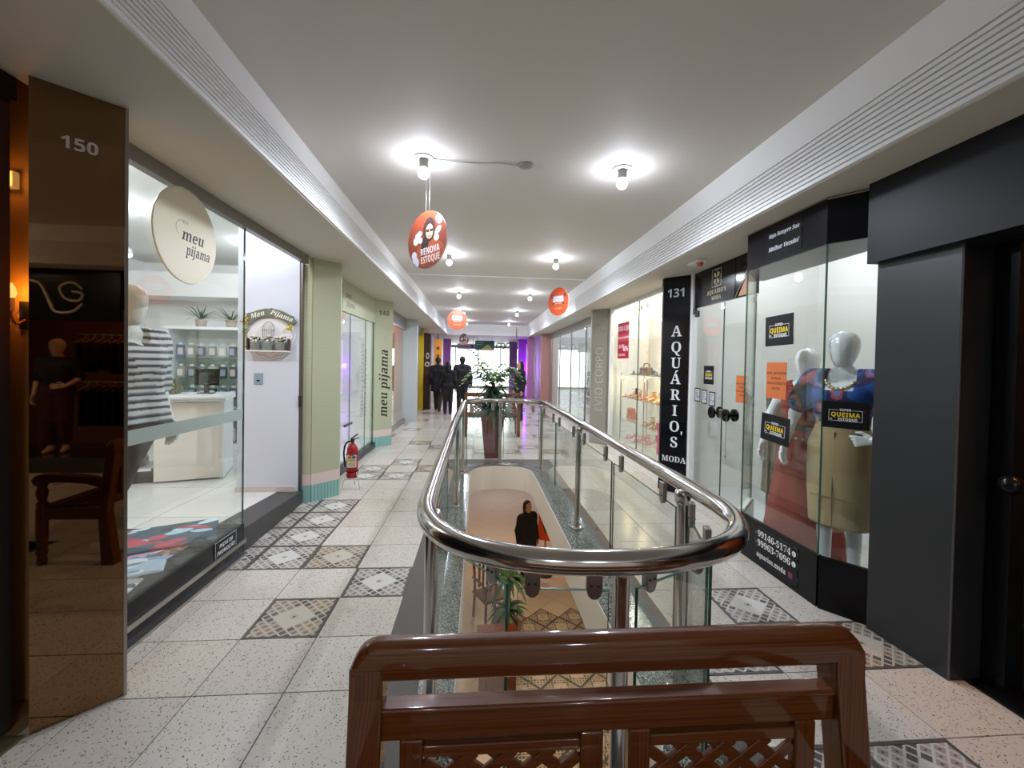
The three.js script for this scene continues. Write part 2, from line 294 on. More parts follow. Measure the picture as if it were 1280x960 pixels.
// shop ceilings, outer walls, hall ends
struct('ceiling_shops', [bx(-5.6, -1.8, 3.1, 3.3, -17, ZB)], M.white, 'white ceiling inside the pyjama shop', 'ceiling');
struct('ceiling_shops', [bx(2.5, 5.6, 3.1, 3.3, -17, ZB)], M.white, 'white ceiling inside the black fronted shops', 'ceiling');
struct('wall_left', bx(-5.7, -5.6, -.3, 3.3, ZE, ZB), M.white, 'white back wall of the pyjama shop side', 'wall');
struct('wall_right', bx(5.6, 5.7, -.3, 3.3, ZE, ZB), M.white, 'white back wall of the black fronted shops', 'wall');
struct('wall_back', bx(-5.7, 5.7, -.3, 3.3, ZB, ZB + .1), M.cream, 'cream wall closing the gallery behind the bench', 'wall');
// far hall: dropped beam, lower ceiling, window wall
struct('ceiling_far', [bx(-1.5, 2.2, 2.62, 3.3, -17.3, -17.0)], M.fascia, 'white beam across the far end of the ceiling', 'ceiling');
struct('ceiling_far', [bx(-5.6, 5.6, 2.62, 3.3, ZE, -17.3)], M.white, 'low white ceiling of the far hall', 'ceiling');
{
  const w = structGroup('window_1', 'bright daylight window wall closing the far hall', 'window');
  const fr = [bx(-5.6, 5.6, 2.45, 2.62, ZE, ZE + .1), bx(-5.6, 5.6, 0, .12, ZE, ZE + .1)];
  part('frame', fr, M.steel, w);
  for (let k = 0; k <= 8; k++) part('mullion', bx(-5.6 + k * 1.39, -5.53 + k * 1.39, .12, 2.45, ZE, ZE + .08), M.steel, w);
  for (let k = 0; k < 8; k++) part('pane', bx(-5.53 + k * 1.39, -5.6 + (k + 1) * 1.39, .12, 2.45, ZE + .03, ZE + .04), M.glass, w);
}
// storey below
const LY = -3.0;
const lowFloor = struct('floor_lower', bx(-4.5, 5, LY - .2, LY - .012, -19, 3), M.grout, 'diagonal patterned tile floor of the storey below', 'floor');
const lowTex = terr('#d6c4b2', ['rgba(90,76,64,.6)', 'rgba(120,104,90,.5)'], 500, 17);
M.low = [0, 1, 2].map(i => { const t = lowTex.clone(); t.wrapS = t.wrapT = THREE.RepeatWrapping; t.repeat.set(.5, .5); t.offset.set(i * .31, i * .57); return std(0xffffff, .16, 0, { map: t }); });
let ln = 0;
{
  const c = Math.SQRT1_2, g0 = tileGeo.clone().rotateY(PI / 4), g1 = decoGeo.clone().rotateY(PI / 4), g2 = frameGeo.clone().rotateY(PI / 4);
  for (let a = -40; a < 40; a++) for (let b = -40; b < 40; b++) {
    const x = (a + b) * T * c + .1, z = (a - b) * T * c - 7; if (z > -3.2 || z < -16.4) continue;
    const sl = -z; if (x < -.55 - (sl - 3) * .03 || x > .4 + sl * .26 + .2) continue;
    const isD = (x > .62 && z > -7.6 && z < -4.0);
    const m = sh(new THREE.Mesh(isD ? g1 : g0, isD ? M.deco[1] : M.low[(a * 5 + b * 3 + 900) % 3])); m.position.set(x, LY, z); m.name = ln ? 'tile_' + String(ln).padStart(3, '0') : 'tile'; ln++; lowFloor.add(m);
    if (isD) { const f = sh(new THREE.Mesh(g2, M.strip)); f.position.set(x, LY - .0002, z); f.name = 'tile_border'; lowFloor.add(f); }
  }
}
part('paving_rest', bx(-4.5, 5, LY - .013, LY - .009, -19, 3), M.low[1], lowFloor).userData.kind = 'stuff';
struct('wall_lower', [bx(-4.6, -4.5, LY, -.34, -19, 3)], M.cream, 'cream wall of the storey below', 'wall');
struct('wall_lower', [bx(5, 5.1, LY, -.34, -19, 3)], M.cream, 'cream wall of the storey below across the tiles', 'wall');
struct('wall_lower', [bx(-4.6, 5.1, LY, -.34, -19.1, -19)], M.cream, 'cream end wall of the storey below', 'wall');
struct('wall_lower', [bx(-4.6, 5.1, LY, -.34, 3, 3.1)], M.cream, 'cream wall of the storey below under the bench', 'wall');
// ---------------------------------------------------------------- ceiling bulbs
M.bulb = std(0xffffff, .3, 0, { emissive: new THREE.Color(0xeaf4ff), emissiveIntensity: 40 });
M.socket = std(0xdedbd6, .5);
bulbSpots.forEach(([x, z], i) => {
  const row = Math.floor(i / 2), by = ['behind the bench', 'over the near railing', 'over the far railing', 'just past the ceiling joint', 'second past the joint', 'last before the beam'][row];
  const t = thing('ceiling_lamp', `bare globe bulb in a ceiling socket ${by}, ${x < 0 ? 'pyjama shop' : 'boutique'} side`, 'lamp', [x, 3.04, z], 0, 'bare ceiling bulbs');
  part('base_plate', lathe([[0, 0], [.075, 0], [.075, -.008], [.06, -.014], [0, -.014]]), M.socket, t);
  part('socket', lathe([[0, -.012], [.03, -.012], [.034, -.03], [.034, -.075], [.03, -.085], [0, -.085]]), M.socket, t);
  part('bulb', ball(.043, 0, -.118, 0, 20), M.bulb, t);
  const L = new THREE.PointLight(BULB_COLOR, BULB_UP, 0, 2); L.position.set(0, -.118, 0); L.castShadow = true; L.shadow.radius = 2; t.add(L);
  const S = new THREE.SpotLight(BULB_COLOR, BULB_CD, 0, 1.52, .4, 2); S.position.set(0, -.168, 0); S.target.position.set(0, -3, 0); S.castShadow = true; S.shadow.radius = 2; t.add(S); t.add(S.target);   // the half below the opaque collar
});
{ // loose wire from the first bulb to a junction plate
  const t = thing('junction_box', 'grey ceiling junction plate with a loose wire running to the bulb', 'junction box', [.34, 3.04, -3.33]);
  part('plate', lathe([[0, 0], [.06, 0], [.058, -.01], [.04, -.016], [0, -.016]], 16), std(0x9d9891, .6), t);
  part('wire', tube([[-.06, -.008, .0], [-.2, -.012, .03], [-.35, -.006, .0], [-.5, -.012, .02], [-.7, -.006, .03]], .004, 40, 6), std(0xb8b4ad, .5), t);
}
// ---------------------------------------------------------------- handrail with glass round the opening
const rail = thing('railing', 'chrome tube handrail with glass panes round the floor opening', 'railing');
{
  const RY = .955;
  const path = stadium(.395, .585, -1.185, -6.5, .58, 2.45, 18);
  part('handrail', tube(path.map(p => [p[0], RY, p[1]]), .036, 300, 20, true), M.chrome, rail);
  const posts = [[.445, -1.27], [.955, -1.92], [.935, -3.9], [.91, -6.04], [.35, -6.47], [-.19, -5.91], [-.205, -4.53], [-.165, -1.66]];
  posts.forEach(([x, z]) => {
    const p = part('post', [cyl(.026, .026, RY - .03, x, RY / 2 - .01, z, 24), lathe([[0, .014], [.055, .014], [.055, .02], [.03, .034], [0, .034]], 24).translate(x, 0, z)], M.chrome, rail);
    part('top_collar', lathe([[.024, RY - .08], [.032, RY - .07], [.038, RY - .03], [.03, RY - .01], [0, RY - .01]], 20).translate(x, 0, z), M.chrome, p);
  });
  const spans = [[[-.165, -1.66], [.1, -1.30], 0], [[.13, -1.28], [.40, -1.25], 0], [[.49, -1.26], [.80, -1.42], 0], [[.83, -1.45], [.955, -1.86], 0], [[.955, -1.98], [.945, -2.9], 1], [[.944, -2.94], [.935, -3.85], 1], [[.935, -3.95], [.92, -4.95], 1], [[.92, -4.99], [.91, -5.98], 1], [[.88, -6.1], [.40, -6.46], 1], [[.30, -6.46], [-.14, -5.97], 1], [[-.19, -5.85], [-.205, -4.59], 1], [[-.205, -4.47], [-.205, -3.1], 1], [[-.205, -3.06], [-.175, -1.74], 1]];
  for (const [a, b] of spans) {
    const p = part('glass_pane', slab(a, b, .10, .84, .010), M.glass, rail);
    const dx = b[0] - a[0], dz = b[1] - a[1], L = Math.hypot(dx, dz), ux = dx / L, uz = dz / L, n = -Math.atan2(dz, dx);
    part('pane_edge', [slab([a[0] - ux * .001, a[1] - uz * .001], [a[0] + ux * .001, a[1] + uz * .001], .10, .84, .0101), slab([b[0] - ux * .001, b[1] - uz * .001], [b[0] + ux * .001, b[1] + uz * .001], .10, .84, .0101), slab(a, b, .839, .8405, .0101)], M.glassEdge, p);
    for (const f of [.16, .84]) {
      const x = a[0] + dx * f, z = a[1] + dz * f;
      const cl = plate([[-.021, .1], [.021, .1], [.021, .022], [.016, .006], [.006, -.002], [-.006, -.002], [-.016, .006], [-.021, .022]], .022, .003).translate(0, 0, -.011).rotateY(n).translate(x, RY - .135, z);
      const c = part('clamp', cl, M.steel, rail);
      const px = Math.sin(n), pz = Math.cos(n);
      part('bolt', [-1, 1].map(s => rod([x + ux * .01 * s - px * .014, RY - .098, z + uz * .01 * s - pz * .014], [x + ux * .01 * s + px * .014, RY - .098, z + uz * .01 * s + pz * .014], .004, 8)), M.darkMetal, c);
    }
  }
}
// ---------------------------------------------------------------- carved bench
const woodTex = canvasTex(512, 512, (g, w, h) => { seed = 9; g.fillStyle = '#66340f'; g.fillRect(0, 0, w, h); for (let i = 0; i < 700; i++) { const y = rnd() * h; g.strokeStyle = rnd() < .5 ? `rgba(40,14,4,${rr(.05, .28)})` : `rgba(112,56,22,${rr(.03, .16)})`; g.lineWidth = rr(.6, 2.6); g.beginPath(); let yy = y; g.moveTo(0, yy); for (let x = 0; x <= w; x += 32) { yy += rr(-1.6, 1.6); g.lineTo(x, yy); } g.stroke(); } });
woodTex.wrapS = woodTex.wrapT = THREE.RepeatWrapping;
M.wood = phy({ color: 0xffffff, map: woodTex, roughness: .4, specularIntensity: .3, clearcoat: .9, clearcoatRoughness: .06 });
function boxUV(g, s = 1.4) {   // wood runs along the longest side
  g = g.index ? g.toNonIndexed() : g; g.computeBoundingBox(); const b = g.boundingBox.getSize(V(0, 0, 0)); const ax = b.x >= b.y && b.x >= b.z ? 0 : b.y >= b.z ? 1 : 2;
  const p = g.attributes.position, n = p.count, uv = new Float32Array(n * 2); const o = rnd();
  for (let i = 0; i < n; i++) { const c = [p.getX(i), p.getY(i), p.getZ(i)]; uv[2 * i] = c[ax] * s * .6 + o; uv[2 * i + 1] = (c[(ax + 1) % 3] + c[(ax + 2) % 3]) * s * 1.7 + o * 3; }
  g.setAttribute('uv', new THREE.BufferAttribute(uv, 2)); return g;
}
const W = gs => (Array.isArray(gs) ? gs : [gs]).map(g => boxUV(g));
function makeBench(pos, turn, label, detail, group) {
  const t = thing('bench', label, 'bench', pos, turn, group);
    // end stiles: floor - seat - raked back, turned over at the crest
  for (const s of [-1, 1]) {
    const x = s * .545;
    const prof = [[-.04, 0], [.005, 0], [.03, .38], [.0, .62], [-.022, .80], [-.024, .86], [-.072, .86], [-.078, .80], [-.05, .62], [-.02, .38], [-.075, .0]];
    const g = plate(prof.map(p => [p[0], p[1]]), .07, .006).rotateY(-PI / 2).translate(x + .034, 0, 0);
    part('back_leg', W(g), M.wood, t);
    // scrolled arm and turned front leg
    const arm = plate([[-.02, .60], [.12, .635], [.3, .65], [.40, .655], [.455, .64], [.475, .615], [.462, .585], [.43, .578], [.40, .60], [.28, .608], [.12, .598], [-.01, .56]], .062, .01).rotateY(-PI / 2).translate(x + .031, 0, 0);
    part('arm', W(arm), M.wood, t);
    const leg = lathe([[0, 0], [.026, 0], [.03, .03], [.026, .06], [.034, .09], [.03, .14], [.036, .2], [.036, .40], [.03, .42], [.036, .44], [.024, .46], [.033, .50], [.036, .53], [.026, .56], [.034, .58], [.034, .60], [0, .60]], 20).translate(x, 0, .435);
    part('front_leg', leg, M.wood, t);
    part('side_rail', W(rbox(.035, .085, .42, .006, x, .37, .21)), M.wood, t);
  }
  // crest: convex board with rounded shoulders
  {
    const pos = [], idx = [], n = 44, k = 14, hx = .578;
    for (let i = 0; i <= n; i++) {
      const x = -hx * Math.cos(i / n * PI), e = Math.max(0, Math.abs(x) - (hx - .055)) / .055, yt = .912 - .058 * (1 - Math.sqrt(Math.max(0, 1 - e * e))), yb = .826;
      for (let q = 0; q < k; q++) { const a = q / k * PI * 2, cy = (yt + yb) / 2, hy = (yt - yb) / 2, s = Math.sin(a), co = Math.cos(a); pos.push(x, cy + hy * Math.sign(s) * Math.abs(s) ** .55, -.05 + .03 * Math.sign(co) * Math.abs(co) ** .8 * (co > 0 ? 1.1 : .8)); }
    }
    for (let i = 0; i < n; i++) for (let q = 0; q < k; q++) { const a = i * k + q, b2 = i * k + (q + 1) % k, c2 = a + k, d2 = b2 + k; idx.push(a, b2, d2, a, d2, c2); }
    for (const [i, f] of [[0, 0], [n, 1]]) for (let q = 1; q < k - 1; q++) { const o = i * k; f ? idx.push(o, o + q, o + q + 1) : idx.push(o, o + q + 1, o + q); }
    const g = new THREE.BufferGeometry(); g.setAttribute('position', new THREE.Float32BufferAttribute(pos, 3)); g.setIndex(idx); g.computeVertexNormals(); part('crest_rail', W(g), M.wood, t);
  }
  part('back_rail', W([rbox(1.09, .066, .034, .006, 0, .732, -.045), rbox(1.09, .014, .046, .006, 0, .766, -.045)]), M.wood, t);
  part('lower_rail', W(rbox(1.09, .06, .035, .006, 0, .47, -.02)), M.wood, t);
  const posts = [[-.45, .05], [-.058, .052], [.05, .05], [.44, .05]];
  for (const [x, w] of posts) part('back_post', W(rbox(w, .21, .026, .005, x, .60, -.035)), M.wood, t);
  for (const [a, b] of [[-.425, -.084], [.075, .415]]) {
    const w = b - a, cx = (a + b) / 2, y0 = .5, y1 = .668;
    part('panel_rail', W(rbox(w, .026, .024, .004, cx, .678, -.035)), M.wood, t);
    for (let k = -2; k <= 2; k++) for (const s of [-1, 1]) {   // lattice bars clipped to the panel
      const px = cx + k * w / 4, dx = s * .8, dy = .6, yc = (y0 + y1) / 2; let t0 = -9, t1 = 9;
      for (const [p, d, lo, hi] of [[px, dx, a, b], [yc, dy, y0, y1]]) { const u = (lo - p) / d, v = (hi - p) / d; t0 = Math.max(t0, Math.min(u, v)); t1 = Math.min(t1, Math.max(u, v)); }
      if (t1 - t0 < .05) continue; const m = (t0 + t1) / 2;
      part('lattice_bar', W(rbox(.024, t1 - t0, .012, .003).rotateZ(-Math.atan2(dx, dy)).translate(px + dx * m, yc + dy * m, -.035 + s * .002)), M.wood, t);
    }
  }
  // slatted seat
  part('seat_front_rail', W(rbox(1.05, .07, .034, .006, 0, .375, .42)), M.wood, t);
  for (let k = 0; k < 7; k++) { const z = .04 + k * .063; part('seat_slat', W(rbox(1.06, .018, .05, .006, 0, .412 + .012 * Math.abs(k - 3) / 3 - (k > 5 ? .006 : 0), z)), M.wood, t); }
  return t;
}
makeBench([.322, 0, -.895], 0, 'glossy dark wooden bench with pierced lattice back beside the chrome handrail', true);
// ---------------------------------------------------------------- shop 150: bronze mirror at the corner, warm doorway beside it
{
  const A = [-1.553, -2.032], B = [-1.752, -1.833];
  const m = thing('mirror_panel', 'tall bronze mirror panel with the number 150', 'mirror', [0, 0, 0]);
  part('mirror', slab(A, B, .004, 2.59, .012), std(0x84684c, .02, 1), m);
  part('edge_strip', [slab([A[0] + .002, A[1] + .004], [A[0] + .010, A[1] - .004], .004, 2.59, .02)], M.steel, m, 'brushed metal edge strip');
  const n = .707;
  const num = part('number', letters('150', .05, .004).rotateY(PI / 4).translate((A[0] + B[0]) / 2 + .008 * n, 2.375, (A[1] + B[1]) / 2 + .008 * n), std(0xc9c2ba, .35), m, 'frosted number 150');
  struct('wall_partition', prism([[-1.556, -2.045], [-1.76, -1.845], [-1.775, -1.862], [-1.625, -2.02], [-5.6, -2.02], [-5.6, -2.12], [-1.66, -2.12]], 0, 3.1), std(0xb98a4a, .7), 'ochre partition between shop 150 and the pyjama shop', 'wall');
  struct('floor_shop', bx(-5.6, -1.8, -.02, .004, -2.02, ZB), std(0x8b7350, .25), 'brown floor inside shop 150', 'floor');
  const d = structGroup('door_1', 'dark aluminium door frame with tinted glass beside the bronze mirror', 'door');
  part('jamb', bx(-1.93, -1.845, .0, 2.55, -1.86, -1.80), std(0x6d6a68, .35, .8), d);
  part('head', bx(-1.93, -1.82, 2.5, 2.6, -1.86, ZB), std(0x2c2b2a, .4, .6), d);
  part('threshold', bx(-1.86, -1.76, 0, .012, -1.82, ZB), std(0x6b5b41, .35, .3), d);
  part('pane', bx(-1.89, -1.88, .012, 2.5, -1.80, 3.0), phy({ color: 0x4a4038, roughness: 0, transmission: .9, thickness: 0 }), d);
  part('stile', bx(-1.92, -1.85, 0, 2.5, 3.0, 3.1), std(0x6d6a68, .35, .8), d);
  struct('wall_left_shop', bx(-1.92, -1.82, 0, 3.1, 3.1, ZB), M.cream, 'cream wall next to the shop 150 doorway', 'wall');
  // crystal sconce
  const s = thing('wall_sconce', 'lit crystal wall sconce with a candle bulb behind the mirror edge', 'sconce', [-1.935, 1.70, -1.955]);
  part('backplate', rbox(.05, .12, .012, .004, 0, -.02, -.06), M.steel, s);
  part('arm', tube([[0, -.04, -.055], [0, -.06, -.02], [0, -.03, 0], [0, .0, 0]], .005, 16, 6), std(0xb58a3a, .25, 1), s);
  part('candle_sleeve', cyl(.011, .011, .055, 0, .02, 0, 12), std(0xf2e4c4, .5), s);
  part('bulb', lathe([[0, .045], [.012, .05], [.017, .068], [.012, .09], [.003, .108], [0, .11]], 14), std(0xffffff, .3, 0, { emissive: new THREE.Color(0xffb45a), emissiveIntensity: 10 }), s);
  for (let k = 0; k < 7; k++) { const a = k / 7 * 6.283, r = .028; part('crystal', new THREE.OctahedronGeometry(.011).scale(.8, 1.8, .8).translate(Math.cos(a) * r, -.02 - (k % 3) * .03, Math.sin(a) * r), phy({ color: 0xffffff, roughness: 0, transmission: 1, thickness: .02, ior: 1.55 }), s); }
  const L = new THREE.PointLight(0xffa040, .5, 0, 2); L.position.set(0, .075, .0); L.castShadow = true; s.add(L);
  const c = thing('wall_light', 'small glowing cream wall light high on the ochre partition', 'light', [-1.985, 2.25, -2.003]);
  part('diffuser', rbox(.045, .07, .03, .004), std(0xffe9c0, .5, 0, { emissive: new THREE.Color(0xffc870), emissiveIntensity: 1.6 }), c);
  const L2 = new THREE.PointLight(0xffa850, .16, 0, 2); L2.position.set(0, 0, .05); L2.castShadow = true; c.add(L2);
}
// ---------------------------------------------------------------- pyjama shop
const SF = .12;
struct('floor_shop', bx(-5.6, -1.84, -.02, SF, -7.75, -2.12), std(0xd6d4ce, .22), 'pale polished floor of the pyjama shop', 'floor');
struct('wall_partition', bx(-5.6, -1.84, 0, 3.1, -7.85, -7.75), M.white, 'white end wall of the pyjama shop', 'wall');
struct('wall_bulkhead', bx(-5.6, -2.55, 2.48, 2.86, -7.75, -7.2), M.white, 'white bulkhead above the pyjama shop shelves', 'wall');
struct('wall_wing', bx(-2.47, -1.86, SF, 3.1, -4.78, -4.66), std(0xd6dde8, .5), 'white wing wall inside the pyjama shop doorway', 'wall');
struct('baseboard_wing', bx(-2.475, -1.88, SF, SF + .07, -4.665, -4.645), std(0xcfc8c4, .4), 'pale stone skirting of the white wing wall', 'baseboard');
{ // floor joints of the shop are big slabs
  const f = scene.children.find(o => o.userData.label === 'pale polished floor of the pyjama shop');
  for (let k = 0; k < 4; k++) for (let j = 0; j < 6; j++) part('tile', rbox(.89, .012, .89, .002, -2.3 - k * .9, SF + .006, -2.58 - j * .9, 1), std([0xd8d6d0, 0xd2d1cb, 0xdcdad5][(k + j) % 3], .16), f);
}
{ // window: plinth, track, panes, frosted band, disc sign
  const w = thing('display_window', 'glass shop window over a black plinth with a frosted band', 'shop window');
  const zA = -2.06, zB = -3.47;
  part('plinth', bx(-1.94, -1.78, 0, .235, zB, zA), M.black, w);
  part('track', [bx(-1.785, -1.765, .095, .125, zB, zA), bx(-1.785, -1.755, .0, .02, zB, zA)], M.steel, w);
  part('glass_pane', bx(-1.80, -1.79, .12, 2.52, zB, zA), M.glass, w);
  part('pane_edge', bx(-1.801, -1.789, .12, 2.52, zB - .004, zB), M.glassEdge, w);
  part('top_rail', bx(-1.825, -1.77, 2.51, 2.60, -4.66, zA), std(0x8c8a84, .35, .7), w);
  part('frosted_band', bx(-1.789, -1.7875, 1.05, 1.13, zB + .02, zA), M.frost, w, 'frosted stripe');
  const p = part('deck', bx(-2.75, -1.94, .12, .2, zB - .02, zA - .06), M.black, w, 'black display deck');
  const pr = print(w, 'lettering', .26, .13, 512, 256, (g, W2, H2) => { g.fillStyle = '#16191b'; g.fillRect(0, 0, W2, H2); g.strokeStyle = '#d8dcdc'; g.lineWidth = 6; g.strokeRect(6, 6, W2 - 12, H2 - 12); txt(g, 'PEÇAS EM', W2 / 2, 82, 'italic bold 70px sans-serif', '#e4e8e8'); txt(g, 'PROMOÇÃO', W2 / 2, 172, 'italic bold 76px sans-serif', '#e4e8e8'); }, [-1.776, .175, -3.22], PI / 2, { t: .002 });
  const d = thing('disc_sign', 'round cream sign lettered meu pijama fixed to the window', 'sign', [-1.772, 2.245, -2.78], PI / 2);
  part('disc', cyl(.278, .278, .014, 0, 0, 0, 56).rotateX(PI / 2), std(0xd9d2ba, .3), d);
  part('rim', new THREE.TorusGeometry(.278, .007, 8, 56), std(0xe8e4d4, .3), d);
  part('lettered_face', new THREE.CircleGeometry(.272, 56).translate(0, 0, .0075), std(0xffffff, .3, 0, { map: canvasTex(640, 640, (g, W2, H2) => { g.fillStyle = '#d9d2ba'; g.fillRect(0, 0, W2, H2); g.strokeStyle = '#7d7a6a'; g.lineWidth = 4; g.beginPath(); g.arc(250, 280, 55, 2.2, 5.2); g.stroke(); txt(g, 'zzz', 290, 225, 'italic 40px serif', '#6d6a5c'); txt(g, 'meu', 370, 315, 'italic bold 110px serif', '#1a1a18'); txt(g, 'pijama', 430, 415, 'italic bold 100px serif', '#1a1a18', 'center', 270); }) }), d);
  // doorway: tapered dark threshold and jamb
  const t = struct('trim_3', prism([[-1.80, -3.47], [-1.825, -4.725], [-2.06, -4.66], [-2.06, -3.47]], 0, .12), std(0x3c3b39, .45), 'dark grey threshold step of the pyjama shop doorway', 'threshold');
  { const p2 = t.geometry.attributes.position; for (let i = 0; i < p2.count; i++) if (p2.getY(i) > .05) p2.setY(i, .19 - (-3.47 - p2.getZ(i)) / 1.21 * .055); t.geometry.computeVertexNormals(); }
  const j = structGroup('door_2', 'slim metal jamb with a lock at the pale green pier', 'door');
  part('jamb', bx(-1.86, -1.83, .0, 2.52, -4.70, -4.67), std(0x777b80, .3, .9), j);
  part('lock', [rbox(.03, .12, .03, .004, -1.84, 1.08, -4.655), cyl(.012, .012, .03, -1.84, 1.08, -4.64, 10).rotateX(0)], M.darkMetal, j);
}
// printed pale green piers with pink and teal feet
const pierDraw = (num, word) => (g, w, h) => {
  g.fillStyle = '#b2b698'; g.fillRect(0, 0, w, h); g.fillStyle = 'rgba(208,210,186,.75)';
  const py = h / 130; for (let j = 0; j < 130; j++) for (let i = 0; i < 14; i++) { g.beginPath(); g.arc((i + (j & 1 ? .5 : 0)) * w / 13, j * py, w / 90, 0, 7); g.fill(); }
  g.fillStyle = '#dcc9c2'; g.fillRect(0, h * .885, w, h * .05);
  g.fillStyle = '#7fb0a8'; g.fillRect(0, h * .93, w, h * .07); for (let i = 0; i < 26; i++) { g.fillStyle = i % 3 ? '#9cc6bd' : '#5d9089'; g.fillRect(i * w / 26, h * .93, w / 60, h * .07); }
  if (num) { txt(g, num, w * .5, h * .085, `bold ${w * .36}px sans-serif`, '#4d4a42'); g.save(); g.translate(w * .52, h * .57); g.rotate(-PI / 2); txt(g, word, 0, 0, `italic bold ${w * .62}px serif`, '#15140f'); g.restore(); g.strokeStyle = '#8f8d78'; g.lineWidth = 3; g.beginPath(); g.arc(w * .62, h * .26, w * .1, 2, 5); g.stroke(); }
};
M.pier = std(0xffffff, .45, 0, { map: canvasTex(256, 2048, pierDraw()) });
M.pierN = std(0xffffff, .45, 0, { map: canvasTex(256, 2048, pierDraw('148', 'meu pijama')) });
function pierFace(parent, a, b, mat, name = 'face') {   // one upright face, print fitted 0..1
  const g = slab(a, b, 0, 2.592, .02); return part(name, g, mat, parent);
}
{
  const p = thing('pier', 'pale green printed pier beside the open pyjama shop doorway', 'pier');
  part('core', prism([[-1.855, -4.72], [-1.765, -4.745], [-1.55, -4.985], [-1.55, -5.05], [-1.86, -5.05]], 0, 2.592), std(0xb2b698, .5), p);
  pierFace(p, [-1.855, -4.712], [-1.757, -4.735], M.pier); pierFace(p, [-1.757, -4.735], [-1.541, -4.975], M.pier);
  part('corner_strip', [bx(-1.548, -1.538, 0, 2.592, -4.985, -4.973)], M.fascia, p);
  const q = thing('pier', 'pale green pier numbered 148 and lettered meu pijama', 'pier');
  part('core', prism([[-1.86, -7.72], [-1.81, -7.72], [-1.565, -7.985], [-1.565, -8.06], [-1.86, -8.06]], 0, 2.592), std(0xb2b698, .5), q);
  pierFace(q, [-1.81, -7.705], [-1.553, -7.98], M.pierN);
}
{ // second front: green header, glass doors
  const w = thing('shopfront', 'glass doors under a green header between the two pale green piers', 'shopfront');
  part('header', bx(-1.86, -1.80, 2.18, 2.592, -7.72, -5.05), std(0xb2b698, .5), w);
  print(w, 'header_lettering', .62, .3, 512, 256, (g, W2, H2) => { g.fillStyle = '#b2b698'; g.fillRect(0, 0, W2, H2); txt(g, 'meu', W2 * .4, 80, 'italic bold 92px serif', '#5d5c4f'); txt(g, 'pijama', W2 * .56, 180, 'italic bold 92px serif', '#5d5c4f'); }, [-1.797, 2.36, -6.2], PI / 2, { t: .002 });
  part('plinth', bx(-1.9, -1.775, 0, .1, -7.72, -5.05), M.black, w);
  for (const [a, b, n] of [[-5.06, -6.35, 0], [-6.36, -7.2, 1], [-7.21, -7.71, 2]]) { const p = part('glass_door', bx(-1.835, -1.825, .1, 2.18, b, a), M.glass, w); part('door_edge', bx(-1.836, -1.824, .1, 2.18, b - .004, b), M.glassEdge, p); }
  print(w, 'door_lettering', .22, 1.25, 128, 728, (g, W2, H2) => { g.fillStyle = '#b9bab2'; g.fillRect(0, 0, W2, H2); g.save(); g.translate(W2 / 2, H2 / 2); g.rotate(-PI / 2); txt(g, 'meu pijama', 0, 0, 'italic 110px serif', '#85857c'); g.restore(); }, [-1.822, 1.25, -7.0], PI / 2, { t: .002 });
  part('pull', [rbox(.03, .03, .34, .006, -1.8, .62, -6.2)], M.darkMetal, w);
}
{ // fire extinguisher
  const t = thing('fire_extinguisher', 'red fire extinguisher on a wire floor stand by the green pier', 'fire extinguisher', [-1.475, 0, -5.27]);
  const red = std(0xa3121c, .28);
  part('cylinder', lathe([[0, .12], [.055, .12], [.064, .13], [.064, .44], [.058, .48], [.034, .52], [.02, .535], [0, .535]]), red, t);
  print(t, 'label', .1, .15, 128, 192, (g, w, h) => { g.fillStyle = '#e8dfcf'; g.fillRect(0, 0, w, h); g.fillStyle = '#c05a1e'; g.fillRect(8, 20, 50, 40); g.fillStyle = '#2d5c9c'; g.fillRect(66, 20, 50, 40); g.fillStyle = '#d6a321'; g.fillRect(8, 70, 108, 30); g.fillStyle = '#555'; for (let k = 0; k < 5; k++) g.fillRect(10, 115 + k * 14, 100, 5); }, [.012, .33, .064], .12, { t: .004 });
  part('valve', [cyl(.018, .018, .04, 0, .55, 0, 12), rbox(.05, .022, .022, .004, .0, .575, 0)], M.darkMetal, t);
  part('lever', [rod([-.02, .585, 0], [.06, .64, 0], .007, 8), rod([-.02, .575, 0], [.075, .595, 0], .006, 8)], M.black, t);
  part('hose', tube([[.02, .56, 0], [-.06, .54, .03], [-.088, .45, .035], [-.082, .34, .04], [-.07, .26, .05]], .010, 30, 8), M.black, t);
  const st = std(0xd9d9d6, .4, .4);
  for (let k = 0; k < 3; k++) { const a = k * 2.094 + .5; part('stand_leg', rod([Math.cos(a) * .06, .2, Math.sin(a) * .06], [Math.cos(a) * .125, .004, Math.sin(a) * .125], .006, 6), st, t); }
  part('stand_ring', [new THREE.TorusGeometry(.07, .005, 6, 28).rotateX(PI / 2).translate(0, .2, 0), new THREE.TorusGeometry(.07, .005, 6, 28).rotateX(PI / 2).translate(0, .40, 0)], M.black, t);
}
// ---- inside the pyjama shop
function downlight(x, y, z, label, cd = 26, color = 0xeef4ff, r = .07) {
  const t = thing('downlight', label, 'light', [x, y, z], 0, 'round shop downlights');
  part('ring', new THREE.TorusGeometry(r, .01, 8, 28).rotateX(PI / 2), M.white, t);
  part('lens', cyl(r, r, .006, 0, .002, 0, 24), std(0xffffff, .4, 0, { emissive: new THREE.Color(color), emissiveIntensity: 14 }), t);
  const L = new THREE.PointLight(color, cd, 0, 2); L.position.set(0, -.09, 0); L.castShadow = true; L.shadow.radius = 3; t.add(L); return t;
}
downlight(-2.9, 3.09, -3.2, 'round downlight over the striped mannequin', 30);
downlight(-3.9, 3.09, -4.7, 'round downlight over the white counter', 30);
downlight(-2.95, 3.09, -6.3, 'round downlight near the packet wall', 28);
downlight(-4.9, 3.09, -3.0, 'round downlight deep in the pyjama shop', 26);
